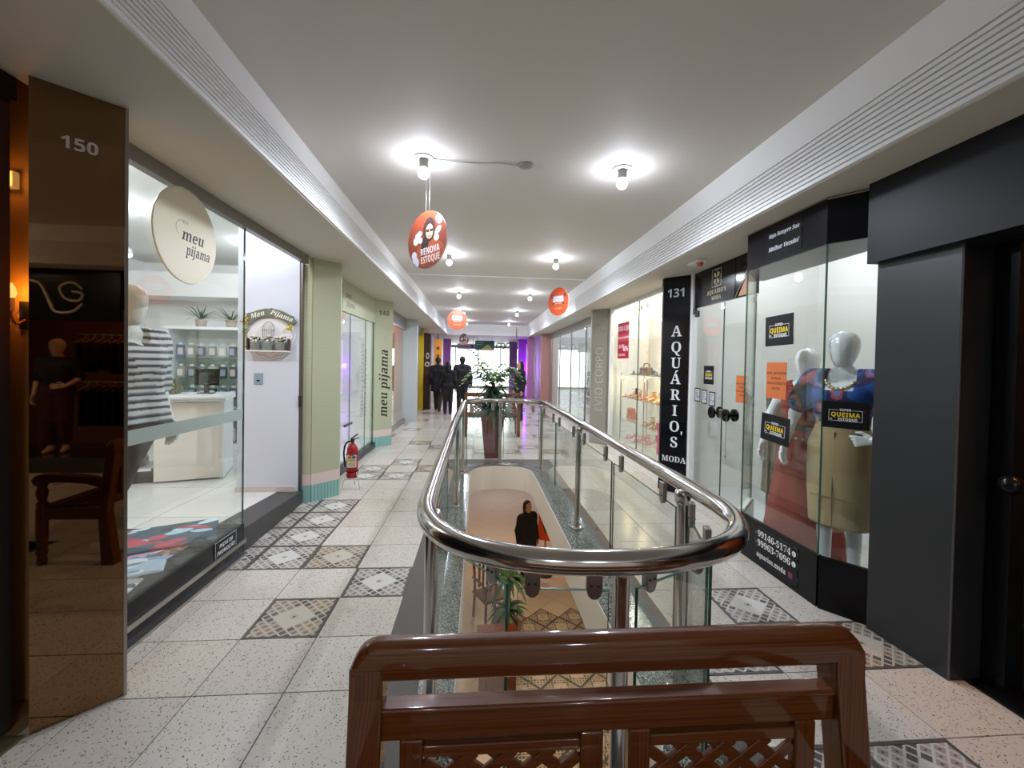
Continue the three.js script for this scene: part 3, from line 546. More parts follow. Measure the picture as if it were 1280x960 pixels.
downlight(-2.2, 3.09, -4.1, 'round downlight just inside the pyjama doorway', 8);
{ // packet wall
  const t = thing('shelf_unit', 'white open display unit hung with packets under potted plants', 'shelf unit', [-3.95, SF, -7.0]);
  const WU = 1.35, HU = 1.86;
  part('carcass', [bx(-WU / 2, -WU / 2 + .04, 0, HU, -.2, .2), bx(WU / 2 - .04, WU / 2, 0, HU, -.2, .2), bx(-WU / 2, WU / 2, HU - .04, HU, -.2, .24), bx(-WU / 2, WU / 2, 0, .1, -.2, .2)], M.whiteGloss, t);
  part('back_panel', bx(-WU / 2 + .04, WU / 2 - .04, .1, HU - .04, -.2, -.18), std(0xd8dedb, .5), t);
  const ys = [.42, .74, 1.06, 1.38];
  for (const y of ys) part('glass_shelf', bx(-WU / 2 + .04, WU / 2 - .04, y, y + .012, -.18, .2), phy({ color: 0xd2e8df, roughness: .05, transmission: .9, thickness: 0 }), t);
  const cols = [0x2b2e36, 0x3f4656, 0x22242a, 0x55606e, 0x384a78, 0x8a8078, 0x4a3d44, 0x6e7b88, 0xb9b4ae];
  let k = 0;
  for (const [r, y] of ys.concat([.12]).entries()) for (let c = 0; c < 8; c++) {
    if (r === 1 && c > 5) continue;
    const x = -WU / 2 + .13 + c * .155; seed = 50 + r * 13 + c;
    const p = thing('packet', `hanging clear ${['grey', 'dark', 'blue', 'pale'][Math.floor(rnd() * 4)]} garment packet on the display unit`, 'packet', [-3.95 + x, SF + y + .014, -6.93 + rr(-.02, .05)], rr(-.12, .12), 'garment packets on the display unit');
    const ci = k++ % cols.length, col = cols[ci]; p.userData.label = `${['charcoal', 'slate blue', 'black', 'steel grey', 'royal blue', 'taupe', 'plum', 'grey blue', 'stone'][ci]} garment packet on ${['the second', 'the third', 'the fourth', 'the top', 'the bottom'][r]} level of the display unit`;
    part('garment', rbox(.12, rr(.15, .2), .03, .01, 0, .1, 0, 1), std(col, .7), p);
    part('card', rbox(.075, .1, .002, .0005, rr(-.01, .01), .1, .017, 1), std([0xd8d4cf, 0x8f9aa8, 0xc9b9ae][k % 3], .5), p);
    part('hook_tab', rbox(.05, .03, .004, .001, 0, .21, 0, 1), M.white, p);
  }
}
// potted plants on the unit
M.leaf = std(0x2f5a35, .6, 0, { side: THREE.DoubleSide });
function blade(len, w, bend, dir, lift) {
  const n = 6, pos = [], idx = []; for (let i = 0; i <= n; i++) { const t = i / n, r = len * t, y = lift * len * t - bend * len * t * t, ww = w * Math.sin(PI * Math.min(1, t * .9 + .1)); const cx = Math.cos(dir), sx = Math.sin(dir); pos.push(cx * r - sx * ww, y, sx * r + cx * ww, cx * r, y + ww * .35, sx * r, cx * r + sx * ww, y, sx * r - cx * ww); }
  for (let i = 0; i < n; i++) { const a = i * 3; idx.push(a, a + 3, a + 1, a + 1, a + 3, a + 4, a + 1, a + 4, a + 2, a + 2, a + 4, a + 5); }
  const g = new THREE.BufferGeometry(); g.setAttribute('position', new THREE.Float32BufferAttribute(pos, 3)); g.setIndex(idx); g.computeVertexNormals(); return g;
}
for (const [x, s, lab] of [[-4.22, 61, 'spiky green plant in a clay pot atop the display unit, at its outer end'], [-3.78, 67, 'spiky green plant in a clay pot atop the display unit, beside the flowers']]) {
  const t = thing('potted_plant', lab, 'plant', [x, SF + 1.86, -6.95]);
  part('pot', lathe([[0, 0], [.06, 0], [.075, .1], [.082, .1], [.082, .118], [.07, .118], [.066, .1], [0, .1]]), std(0xa99a86, .7), t);
  seed = s; const gs = []; for (let k = 0; k < 26; k++) gs.push(blade(rr(.16, .3), .008, rr(.3, .9), k * 2.4, rr(.7, 1.5)).translate(0, .1, 0)); part('foliage', gs, M.leaf, t);
}
{
  const t = thing('potted_flowers', 'vase of dusty pink blossoms atop the display unit', 'flowers', [-3.42, SF + 1.86, -6.95]); seed = 71;
  part('vase', lathe([[0, 0], [.05, 0], [.065, .06], [.04, .13], [.045, .15], [0, .15]]), std(0x6d5a60, .4), t);
  const st = [], fl = []; for (let k = 0; k < 16; k++) { const a = k * 2.4, r = rr(.05, .16), y = rr(.22, .38); st.push(rod([0, .12, 0], [Math.cos(a) * r, y, Math.sin(a) * r], .003, 5)); fl.push(new THREE.IcosahedronGeometry(rr(.02, .035), 1).translate(Math.cos(a) * r, y, Math.sin(a) * r)); }
  part('stems', st, M.leaf, t); part('blossoms', fl, std(0xa86d80, .7), t);
}
{ // counter
  const t = thing('counter', 'white shop counter with open shelves of folded clothes', 'counter', [-3.32, SF, -5.32], .35);
  part('end_panel', rbox(.05, .88, .62, .004, .33, .46, -.05), M.whiteGloss, t);
  part('front_panel', rbox(.62, .86, .03, .003, .02, .46, .25), std(0xe8e2da, .3), t);
  part('worktop', [rbox(1.75, .04, .68, .006, -.5, .92, -.05), rbox(.7, .03, .75, .006, .02, .955, .0)], M.whiteGloss, t);
  part('shelf', [rbox(1.0, .025, .5, .003, -.82, .48, -.02), rbox(1.0, .025, .5, .003, -.82, .16, -.02)], M.whiteGloss, t);
  part('end_upright', rbox(.04, .9, .6, .004, -1.34, .45, -.05), M.whiteGloss, t);
  part('kick_board', rbox(1.7, .07, .5, .003, -.5, .035, -.06), M.darkMetal, t);
  seed = 81; let k = 0;
  for (const y of [.18, .5]) for (let c = 0; c < 3; c++) { const x = -1.15 + c * .3; const f = solo('folded_clothes', [rbox(.24, .035, .3, .012), rbox(.235, .035, .29, .012, .004, .036, 0), rbox(.23, .03, .285, .012, -.004, .07, 0)], std([0x34343a, 0xd5cfc6, 0xb7a9a4, 0x2c2f3a, 0xe4dfd8, 0x7d7878][k], .9), ['charcoal', 'cream', 'dusty pink', 'navy', 'ivory', 'grey'][k] + ' folded clothes on the counter shelf', 'clothes'); k++; t.updateMatrixWorld(); const v = V(x, y + .022, .03).applyMatrix4(t.matrixWorld); f.position.copy(v); f.rotation.y = .35; }
  t.updateMatrixWorld();
  const pos = (x, y, z) => V(x, y, z).applyMatrix4(t.matrixWorld);
  const m = thing('payment_terminal', 'dark monitor on a stand at the end of the white counter', 'monitor', pos(.12, .97, -.05).toArray(), .2);
  part('screen', rbox(.26, .2, .022, .006, 0, .2, 0).rotateX(-.2), M.black, m); part('stand', [rbox(.05, .12, .03, .006, 0, .06, -.02), rbox(.16, .012, .12, .004, 0, .006, -.02)], M.darkMetal, m);
  const bxs = solo('patterned_box', rbox(.3, .17, .2, .006), std(0xffffff, .5, 0, { map: canvasTex(256, 128, (g, w, h) => { g.fillStyle = '#23291f'; g.fillRect(0, 0, w, h); for (let i = 0; i < 60; i++) { g.fillStyle = ['#6f8a3a', '#b7a43a', '#435c34', '#8c4f3a'][i % 4]; g.beginPath(); g.ellipse((i * 37) % w, (i * 23) % h, 12, 6, i, 0, 7); g.fill(); } }) }), 'dark leafy patterned box on the white counter', 'box'); bxs.position.copy(pos(-.3, 1.06, -.1)); bxs.rotation.y = .3;
}
// wreath style sign on the wing wall
{
  const t = thing('wall_wreath', 'scalloped white wall ornament with an arched green sign, birdcage and flower pots', 'wall ornament', [-2.14, 1.76, -4.655]);
  const wav = []; for (let i = 0; i < 72; i++) { const a = i / 72 * PI * 2, r = .245 + .008 * Math.cos(a * 12); wav.push([Math.cos(a) * r, Math.sin(a) * r * 1.0]); }
  part('backboard', plate(wav, .012, .002), M.whiteGloss, t);
  const outline = []; for (let i = 0; i < 72; i++) { const a = i / 72 * PI * 2, r = .225 + .009 * Math.cos(a * 12); outline.push([Math.cos(a) * r, Math.sin(a) * r, .014]); } part('scroll_rim', tube(outline, .003, 150, 6, true), std(0xb0aaa2, .5), t);
  const arch = []; for (let i = 0; i <= 20; i++) { const a = 2.55 - i / 20 * 1.96; arch.push([Math.cos(a) * .325, Math.sin(a) * .30 - .03]); } for (let i = 20; i >= 0; i--) { const a = 2.55 - i / 20 * 1.96; arch.push([Math.cos(a) * .235, Math.sin(a) * .20 - .01]); }
  const am = std(0x6d7566, .55); part('arched_board', plate(arch, .02, .003).translate(0, 0, .016), am, t);
  print(t, 'lettering', .2, .075, 256, 96, (g, w, h) => { g.fillStyle = '#6d7566'; g.fillRect(0, 0, w, h); txt(g, 'Meu', w / 2, h / 2, 'italic bold 84px serif', '#f0ece0'); }, [-.12, .208, .0375], 0, { t: .002, tilt: .3 });
  print(t, 'lettering', .25, .075, 300, 96, (g, w, h) => { g.fillStyle = '#6d7566'; g.fillRect(0, 0, w, h); txt(g, 'Pijama', w / 2, h / 2, 'italic bold 80px serif', '#f0ece0'); }, [.12, .202, .0375], 0, { t: .002, tilt: -.35 });
  const cage = []; for (let i = 0; i <= 8; i++) { const a = i / 8 * PI; cage.push(tube([[Math.cos(a) * .055, -.02, .05 + Math.sin(a) * .04], [Math.cos(a) * .055, .08, .05 + Math.sin(a) * .04], [Math.cos(a) * .03, .125, .05 + Math.sin(a) * .02], [0, .14, .05]], .0025, 12, 5)); }
  cage.push(new THREE.TorusGeometry(.055, .003, 5, 24).rotateX(PI / 2).translate(0, -.02, .05), new THREE.TorusGeometry(.055, .003, 5, 24).rotateX(PI / 2).translate(0, .05, .05)); part('birdcage', cage, std(0xa8a29c, .4, .5), t);
  part('ledge', rbox(.42, .014, .09, .004, 0, -.165, .05), M.white, t);
  for (const x of [-.2, .2]) part('box_side', rbox(.012, .13, .05, .003, x, -.1, .05), std(0x4a2f20, .5), t);
  seed = 91;
  for (const x of [-.125, 0, .125]) {
    const p = part('flower_pot', lathe([[0, 0], [.035, 0], [.046, .075], [.05, .075], [.05, .085], [0, .085]], 18).translate(x, -.156, .055), std(0x8d958c, .6), t);
    const lf = [], fl = []; for (let k = 0; k < 16; k++) { const a = k * 2.4, r = rr(.01, .055), y = -.07 + rr(0, .055); lf.push(new THREE.IcosahedronGeometry(.016, 0).scale(1, .6, 1).translate(x + Math.cos(a) * r, y, .055 + Math.sin(a) * r * .6)); if (k % 2) fl.push(new THREE.IcosahedronGeometry(.014, 0).scale(1, 1, .5).translate(x + Math.cos(a) * r, y + .01, .075 + Math.sin(a) * r * .5)); }
    part('foliage', lf, std(0x39452c, .8), p); part('blossoms', fl, std(0xe6e0cc, .7), p);
  }
  const gar = []; for (let k = 0; k < 12; k++) { const y = -.12 + k * .03; gar.push(new THREE.IcosahedronGeometry(rr(.012, .022), 0).translate(-.235 + Math.sin(k) * .015, y, .03)); } part('garland', gar, std(0xa8a25c, .7), t);
  part('yellow_bird', [ball(.022, .2, .075, .05, 12), ball(.014, .222, .095, .05, 10), new THREE.ConeGeometry(.01, .04, 8).rotateZ(1.9).translate(.17, .07, .05)], std(0xc9b21e, .6), t);
  part('yellow_bird', [ball(.022, -.235, .14, .04, 12), ball(.014, -.215, .16, .04, 10), new THREE.ConeGeometry(.01, .04, 8).rotateZ(-1.9).translate(-.265, .13, .04)], std(0xc9a83e, .6), t);
  const sw = thing('wall_plate', 'small blue grey electrical plate under the wall ornament', 'wall plate', [-2.26, 1.31, -4.655]);
  part('plate', rbox(.085, .115, .01, .004), std(0x8aa0ad, .4), sw); part('socket', rbox(.03, .014, .004, .001, 0, -.02, .006), M.black, sw);
}
// clothes and packets laid on the deck
{
  const lay = (lab, x, z, w, d, turn, draw, h = .02) => {
    w *= 1.25; d *= 1.2; const m = solo('laid_garment', (() => { const g = rbox(w, h, d, h * .45, 0, 0, 0, 2); const p = g.attributes.position; for (let i = 0; i < p.count; i++) p.setY(i, p.getY(i) + .008 * noise(p.getX(i) * 20, 3, p.getZ(i) * 20)); const uv = g.attributes.uv; for (let i = 0; i < p.count; i++) uv.setXY(i, p.getX(i) / w + .5, p.getZ(i) / d + .5); g.computeVertexNormals(); return g; })(), std(0xffffff, .85, 0, { map: canvasTex(256, 256, draw) }), lab, 'clothes');
    m.position.set(x, .2 + h / 2, z); m.rotation.y = turn; return m;
  };
  const blobs = (bg, cols, n, s) => (g, w, h) => { seed = s; g.fillStyle = bg; g.fillRect(0, 0, w, h); for (let i = 0; i < n; i++) { g.fillStyle = cols[i % cols.length]; g.beginPath(); g.ellipse(rnd() * w, rnd() * h, rr(12, 46), rr(8, 30), rnd() * 3, 0, 7); g.fill(); } };
  lay('navy, red and pale blue printed pyjama set laid on the black deck', -2.22, -3.25, .52, .42, .5, blobs('#2d4452', ['#8f2a3c', '#9db8c4', '#1f2f38', '#a83a4a', '#bcd0d6'], 26, 101), .035);
  lay('red printed briefs laid on the black deck', -2.36, -2.86, .3, .2, .4, blobs('#a8383a', ['#c95a54', '#d8b6b0', '#7d2428'], 16, 103));
  lay('pink and blue printed briefs laid on the black deck', -2.12, -2.92, .26, .2, .6, blobs('#93a7c6', ['#c58fa8', '#6f8fc0', '#ddd4e0'], 16, 105));
  lay('brown floral folded set laid on the black deck', -2.0, -3.05, .24, .16, .3, blobs('#6e5f57', ['#b98c4a', '#8f7a72', '#4c423e'], 20, 107));
  lay('white bagged garment laid on the black deck', -2.2, -2.72, .3, .2, .3, blobs('#d3dbdd', ['#e9eef0', '#b5c2c8'], 12, 109), .045);
  lay('blue and white bagged garment laid near the window glass', -2.04, -2.72, .26, .17, .5, blobs('#b9cbdc', ['#8fa9c8', '#e6edf2', '#6f86a8'], 14, 111), .045);
  lay('grey floral bagged garment laid at the bronze mirror end of the deck', -2.04, -2.48, .28, .2, .2, blobs('#a9a8a4', ['#d2cfca', '#8d8078', '#c9b3ac', '#5f6a78'], 18, 113), .04);
  lay('slate bagged garment laid at the bronze mirror end of the deck', -2.3, -2.52, .26, .18, .3, blobs('#6a7884', ['#8496a2', '#50606c'], 12, 115), .04);
}
// ---------------------------------------------------------------- figures (1.70 m tall, facing +z)
// where a photo pixel meets the plane z = const (the distance is chosen from what the thing stands on or hangs from)
function atZ(px, py, z) {
  const d = V((px - 640) / 540, -(py - 464.3) / 540, -1).applyEuler(new THREE.Euler(-.0172, -.0788, .0185, 'YXZ')); return [d.x * z / d.z, EYE + d.y * z / d.z, z];
}
function handBones(w, dir, nrm, s = 1, curl = .35) {
  const D = V(...dir).normalize(), N = V(...nrm).addScaledVector(D, -V(...nrm).dot(D)).normalize(), S = D.clone().cross(N), o = [];
  const P = (a, b, c) => [w[0] + D.x * a + S.x * b + N.x * c, w[1] + D.y * a + S.y * b + N.y * c, w[2] + D.z * a + S.z * b + N.z * c];
  const add = (a, b, ra, rb) => o.push([...a, ...b, ra, rb]);
  for (const q of [-.024, -.008, .008, .024]) add(P(0, q * .5, 0), P(.082, q, 0), .013, .0105);
  [[-.027, .062], [-.009, .074], [.009, .08], [.027, .07]].forEach(([q, L]) => { const k = P(.085, q * 1.05, 0), m = P(.085 + L * .5, q * 1.15, curl * L * .35), e = P(.085 + L * .9, q * 1.2, curl * L * 1.0); add(k, m, .0095, .0085); add(m, e, .0085, .007); });
  const tb = P(.02, s * .03, .004), tm = P(.055, s * .052, .014), te = P(.082, s * .055, .026); add(tb, tm, .012, .010); add(tm, te, .010, .008);
  return o;
}
function skeleton(o = {}) {
  const q = { sw: .165, hw: .085, stance: .085, ...o };
  const b = {};
  b.head = [[0, 1.54, .0, 0, 1.62, -.005, .072, .085], [0, 1.505, .03, 0, 1.55, .025, .045, .065]];
  b.neck = [[0, 1.40, -.005, 0, 1.52, .0, .052, .045]];
  b.torso = [[0, 1.415, -.012, -q.sw * .85, 1.372, -.01, .05, .045], [0, 1.415, -.012, q.sw * .85, 1.372, -.01, .05, .045], [-.07, 1.26, .015, .07, 1.26, .015, .1, .1], [-.065, 1.16, .01, .065, 1.16, .01, .088, .088], [-.055, 1.06, .0, .055, 1.06, .0, .082, .082], [-q.hw * .9, .93, -.005, q.hw * .9, .93, -.005, .098, .098]];
  const arm = (s, el, wr) => [[s * q.sw, 1.375, -.01, s * q.sw + s * .015, 1.33, -.01, .052, .05], [s * (q.sw + .015), 1.35, -.01, ...el, .045, .036], [...el, ...wr, .035, .024]];
  q.elL = q.elL || [-.235, 1.1, -.03]; q.wrL = q.wrL || [-.25, .87, .03]; q.elR = q.elR || [.235, 1.1, -.03]; q.wrR = q.wrR || [.25, .87, .03];
  b.armL = arm(-1, q.elL, q.wrL); b.armR = arm(1, q.elR, q.wrR);
  const dir = (a, c) => [c[0] - a[0], c[1] - a[1], c[2] - a[2]];
  b.handL = handBones(q.wrL, q.hdL || dir(q.elL, q.wrL), q.hnL || [1, 0, .2], 1, .5); b.handR = handBones(q.wrR, q.hdR || dir(q.elR, q.wrR), q.hnR || [-1, 0, .2], -1, .5);
  const leg = (s, kn, an) => [[s * q.hw, .9, 0, ...kn, .082, .055], [...kn, ...an, .054, .036], [an[0], .055, an[2] - .02, an[0] + s * .015, .03, an[2] + .13, .036, .026]];
  b.legL = leg(-1, q.knL || [-q.stance, .48, .015], q.anL || [-q.stance, .08, -.02]); b.legR = leg(1, q.knR || [q.stance, .48, .015], q.anR || [q.stance, .08, -.02]);
  return b;
}
const fat = (bones, d) => bones.map(b => [b[0], b[1], b[2], b[3], b[4], b[5], b[6] + d, b[7] + d]);
const all = b => [...b.neck, ...b.torso, ...b.armL, ...b.armR, ...b.legL, ...b.legR];
function bodyMesh(b, cell = .014) { return merge([boneMesh(all(b), .035, cell), boneMesh([...b.head, ...b.neck], .03, .008), boneMesh([b.armL[2], ...b.handL].map((q, i) => i ? q : [q[0] * .3 + q[3] * .7, q[1] * .3 + q[4] * .7, q[2] * .3 + q[5] * .7, q[3], q[4], q[5], .026, .024]), .008, .005), boneMesh([b.armR[2], ...b.handR].map((q, i) => i ? q : [q[0] * .3 + q[3] * .7, q[1] * .3 + q[4] * .7, q[2] * .3 + q[5] * .7, q[3], q[4], q[5], .026, .024]), .008, .005)]); }
function eggHead() { return rings([[1.462, .03, .036, 0, .02], [1.474, .046, .054, 0, .019], [1.51, .060, .076, 0, .014], [1.56, .074, .092, 0, .006], [1.61, .081, .099, 0, 0], [1.65, .077, .094, 0, -.002], [1.682, .060, .074, 0, -.003], [1.7, .036, .045, 0, -.003], [1.707, .012, .015, 0, -.003]].map(q => [q[0], q[1] * 1.12, q[2] * 1.05, q[3], q[4]]), 28); }
function mannequinBody(b) { return merge([boneMesh(all(b), .035, .012), eggHead(), boneMesh([b.neck[0]], .02, .008), boneMesh([[...mid(b.armL[2]), ...b.armL[2].slice(3, 6), .028, .024], ...b.handL], .008, .005), boneMesh([[...mid(b.armR[2]), ...b.armR[2].slice(3, 6), .028, .024], ...b.handR], .008, .005)]); }
const mid = q => [q[0] * .3 + q[3] * .7, q[1] * .3 + q[4] * .7, q[2] * .3 + q[5] * .7];
M.mannequin = phy({ color: 0xe8eaee, roughness: .22, clearcoat: .6, clearcoatRoughness: .1 });
const cloth = (c, more = {}) => phy({ color: c, roughness: .85, sheen: .3, sheenColor: new THREE.Color(c), ...more });

// a walking or standing person with coat, trousers, hair, shoes
function person(pos, turn, scale, o) {
  const t = thing('person', o.label, 'person', pos, turn); t.scale.setScalar(scale);
  const b = skeleton(o.pose || {});
  part('body', bodyMesh(b, .016), std(o.skin || 0xb98a6c, .6), t);
  const hem = o.hem ?? .82;
  const coatB = fat([...b.torso, ...b.armL, ...b.armR, ...(o.longCoat ? [[-.08, .95, 0, -.09, hem, 0, .1, .12], [.08, .95, 0, .09, hem, 0, .1, .12]] : [])], o.bulk ?? .022);
  part('jacket', boneMesh(coatB, .04, .014, (d, x, y, z) => Math.max(d, hem - y, y - 1.49)), cloth(o.jacket), t);
  part('collar', boneMesh([[-.03, 1.42, -.01, .03, 1.42, -.01, .062, .062]], .02, .01, (d, x, y) => Math.max(d, y - 1.465)), cloth(o.jacket), t);
  part('trousers', boneMesh(fat([...b.legL.slice(0, 2), ...b.legR.slice(0, 2), b.torso[5]], .02), .03, .014, (d, x, y) => Math.max(d, .07 - y, y - 1.0)), cloth(o.trousers), t);
  for (const L of [b.legL[2], b.legR[2]]) part('shoe', boneMesh([[L[0], .045, L[2], L[3], .035, L[5], .045, .036]], .01, .009, (d, x, y) => Math.max(d, -y)), std(o.shoe || 0x1a1716, .5), t);
  const hb = o.longHair ? [[0, 1.62, -.02, 0, 1.64, -.02, .094, .088], [0, 1.55, -.05, 0, 1.42, -.06, .08, .06], [-.06, 1.56, -.01, -.07, 1.44, -.01, .045, .035], [.06, 1.56, -.01, .07, 1.44, -.01, .045, .035]] : [[0, 1.62, -.02, 0, 1.635, -.02, .092, .088], [0, 1.56, -.045, 0, 1.53, -.05, .06, .045]];
  part('hair', boneMesh(hb, .03, .01, (d, x, y, z) => Math.max(d, z - .045 + Math.max(0, 1.63 - y) * .35)), std(o.hair || 0x17120f, .6), t);
  part('eyes', [ball(.008, -.03, 1.575, .083, 8), ball(.008, .03, 1.575, .083, 8)], std(0x1c1410, .3), t); part('mouth', rbox(.036, .008, .006, .003, 0, 1.512, .078), std(0x8a4a42, .6), t);
  part('nose', boneMesh([[0, 1.575, .08, 0, 1.545, .094, .006, .011]], .006, .004), std(o.skin || 0xb98a6c, .6), t);
  return t;
}
// striped mannequin in the pyjama shop window
{
  const t = thing('mannequin', 'white mannequin in a grey striped top in the pyjama window', 'mannequin', [-2.11, .2, -2.78], 1.35); t.scale.setScalar(1.03);
  const b = skeleton({ elL: [-.24, 1.12, -.02], wrL: [-.25, .9, .06], elR: [.23, 1.1, -.03], wrR: [.22, .88, .05], knL: [-.085, .5, -.16], anL: [-.085, .08, -.36], knR: [.085, .5, -.2], anR: [.085, .08, -.46] });
  part('body', mannequinBody(b), std(0xd9d6d2, .4), t);
  const top = boneMesh(fat([...b.torso, ...b.armL.slice(0, 2), ...b.armR.slice(0, 2), [-.08, .98, 0, -.09, .88, 0, .1, .115], [.08, .98, 0, .09, .88, 0, .1, .115]], .03), .05, .008, (d, x, y, z) => Math.max(d, .88 - y, y - 1.46 + Math.abs(x) * .1, -(Math.hypot(x, (y - 1.47) * .6, z - .08) - .085)));
  colorBy(top, (x, y, z, c) => { const w = y + .012 * noise(x * 9, y * 6, z * 9); const f = (w / .042) % 1; c.set(f < .4 ? 0x37323b : f < .5 ? 0x8d8890 : 0xc9c6ca); });
  part('striped_top', top, std(0xffffff, .9, 0, { vertexColors: true }), t, 'dark and pale striped top');
  part('trousers', boneMesh(fat([b.torso[5], ...b.legL.slice(0, 2), ...b.legR.slice(0, 2)], .03), .03, .014, (d, x, y) => Math.max(d, .06 - y, y - 1.0)), cloth(0x54424a), t, 'dusky plum trousers');
}
// ---------------------------------------------------------------- dark boutique beside the camera
const matDark = std(0x202124, .34);
{
  const p = thing('pillar', 'charcoal clad pillar beside the mannequin window', 'pillar');
  part('cladding', prism([[2.30, -2.34], [2.318, -1.915], [2.55, -1.895], [2.6, -2.34]], 0, 2.14), matDark, p);
  part('edge_bead', prism([[2.316, -1.915], [2.322, -1.909], [2.33, -1.912], [2.325, -1.92]], 0, 2.14), std(0x5a5a5c, .3, .4), p);
  const h = thing('shop_header', 'charcoal header box over the dark boutique entrance', 'shop header');
  part('box', bx(2.25, 2.56, 2.13, 2.592, -2.36, 3.4), phy({ color: 0x1b1c1f, roughness: .45, specularIntensity: .35 }), h);
  const sg = thing('boutique_sign', 'black sign board with looping cream script over the dark boutique', 'sign', [2.232, 2.26, 1.75], -PI / 2);
  part('board', rbox(1.7, .62, .03, .004, 0, 0, -.0), M.black, sg);
  const sc = [[[.62, .08], [.5, .16], [.36, .1], [.42, -.04], [.58, -.06], [.62, .02], [.5, .05]], [[.28, -.16], [.2, .0], [.12, .14], [-.02, .17], [-.12, .1]], [[.62, -.1], [.5, -.2], [.3, -.2], [.24, -.1], [.2, .02]]];
  sc.forEach(l => part('script_stroke', tube(l.map(([x, y]) => [-x - .1 + .3, y, .025]), .014, 40, 8), std(0xd8cfae, .35), sg));
  // shell
  struct('floor_shop', bx(2.4, 5.6, -.02, .006, -2.34, ZB), std(0x1b1918, .12), 'black glossy floor of the dark boutique', 'floor');
  struct('wall_boutique', bx(4.2, 4.3, 0, 3.1, -2.34, ZB), std(0x6b4630, .6), 'brown back wall of the dark boutique', 'wall');
  struct('wall_boutique', bx(2.56, 5.6, 0, 3.1, -2.40, -2.345), std(0xd6cec2, .6), 'white partition behind the beige skirt mannequin', 'wall');
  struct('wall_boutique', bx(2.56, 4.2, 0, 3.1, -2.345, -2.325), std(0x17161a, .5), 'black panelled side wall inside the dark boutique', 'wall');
  struct('wall_boutique', bx(2.26, 2.5, 0, 2.6, 3.4, ZB), M.cream, 'cream pier closing the dark boutique front', 'wall');
  const pl = thing('plinth', 'low black display plinth inside the dark boutique', 'plinth'); part('deck', rbox(1.1, .17, 2.4, .01, 2.95, .09, 1.9), std(0x1e1512, .12), pl);
  part('front_lip', bx(2.395, 2.405, .0, .19, .7, 3.1), M.darkMetal, pl);
  const dr = structGroup('door_3', 'black framed glass door of the dark boutique', 'door');
  part('jamb', bx(2.47, 2.55, 0, 2.13, -1.89, -1.80), M.black, dr); part('sill', bx(2.42, 2.56, 0, .02, -1.89, .6), M.black, dr); part('pane', bx(2.50, 2.51, .02, 2.13, -1.0, .55), phy({ color: 0x8d8d8d, roughness: 0, transmission: .9, thickness: 0 }), dr); part('stile', bx(2.48, 2.53, .02, 2.13, .55, .62), M.black, dr);
  part('pull_knob', [ball(.045, 2.44, 1.0, -1.78, 16), cyl(.015, .015, .05, 0, 0, 0, 10).rotateZ(PI / 2).translate(2.465, 1.0, -1.78)], M.black, dr);
  const gb = thing('green_crate', 'dark green box standing just inside the dark boutique', 'box', [2.78, .006, -1.62]); part('body', rbox(.36, .3, .42, .008, 0, .15, 0), std(0x1f3a24, .5), gb); part('lid', rbox(.37, .02, .43, .006, 0, .305, 0), std(0x28472c, .5), gb);
  // garment rails seen in the bronze mirror
  for (const [y, z0, z1, x, lab, wd] of [[1.84, .9, 2.5, 3.5, 'upper', 0], [1.12, .9, 2.5, 3.55, 'lower', 1]]) {
    const r = thing('clothes_rail', `${lab} chrome clothes rail along the brown wall of the dark boutique`, 'clothes rail'); part('bar', rod([x, y, z0], [x, y, z1], .014, 10), M.chrome, r); for (const z of [z0 + .05, z1 - .05]) part('bracket', rod([x, y, z], [4.2, y, z], .01, 8), M.chrome, r);
    seed = 200 + wd; const N = 12;
    for (let k = 0; k < N; k++) {
      const g = thing('hanging_garment', `dark garment on a hanger on the ${lab} boutique rail`, 'garment', [x, y, z0 + .12 + k * (z1 - z0 - .24) / (N - 1)], rr(-.15, .15), `garments on the ${lab} boutique rail`);
      part('hanger', tube([[-.2, -.13, 0], [-.02, -.06, 0], [0, .012, 0], [.02, -.06, 0], [.2, -.13, 0]], .006, 24, 6), std(0xc8a878, .4), g);
      const L = wd ? .66 : rr(.5, .62); part('cloth', rings([[-L, .2, .03], [-L * .6, .19, .035], [-.2, .2, .03], [-.13, .17, .022], [-.09, .05, .02]], 14, (a, yy) => 1 + .05 * Math.sin(a * 5 + k)), cloth([0x15151a, 0x1d1b22, 0x221a1e, 0x101318][k % 4]), g);
    }
  }
  const t = thing('mannequin', 'bald mannequin in black top and wine trousers in the dark boutique', 'mannequin', [2.85, .175, 2.2], -1.9); t.scale.setScalar(.92);
  const b = skeleton({ elL: [-.25, 1.12, -.05], wrL: [-.14, 1.0, .12], hdL: [.8, 0, .5] });
  part('body', mannequinBody(b), std(0xc9a98a, .4), t);
  part('top', boneMesh(fat([...b.torso, b.armL[0], b.armL[1], b.armR[0], b.armR[1]], .02), .04, .016, (d, x, y, z) => Math.max(d, .92 - y, y - 1.44)), cloth(0x0f0e10), t);
  part('trousers', boneMesh(fat([b.torso[5], ...b.legL.slice(0, 2), ...b.legR.slice(0, 2)], .035), .03, .016, (d, x, y) => Math.max(d, .12 - y, y - 1.0)), cloth(0x3a0d16), t);
  downlight(3.3, 3.09, 1.7, 'warm downlight over the dark boutique rails', 9, 0xffc890); downlight(2.85, 3.09, -1.2, 'warm downlight near the dark boutique entrance', 34, 0xffa868);
}
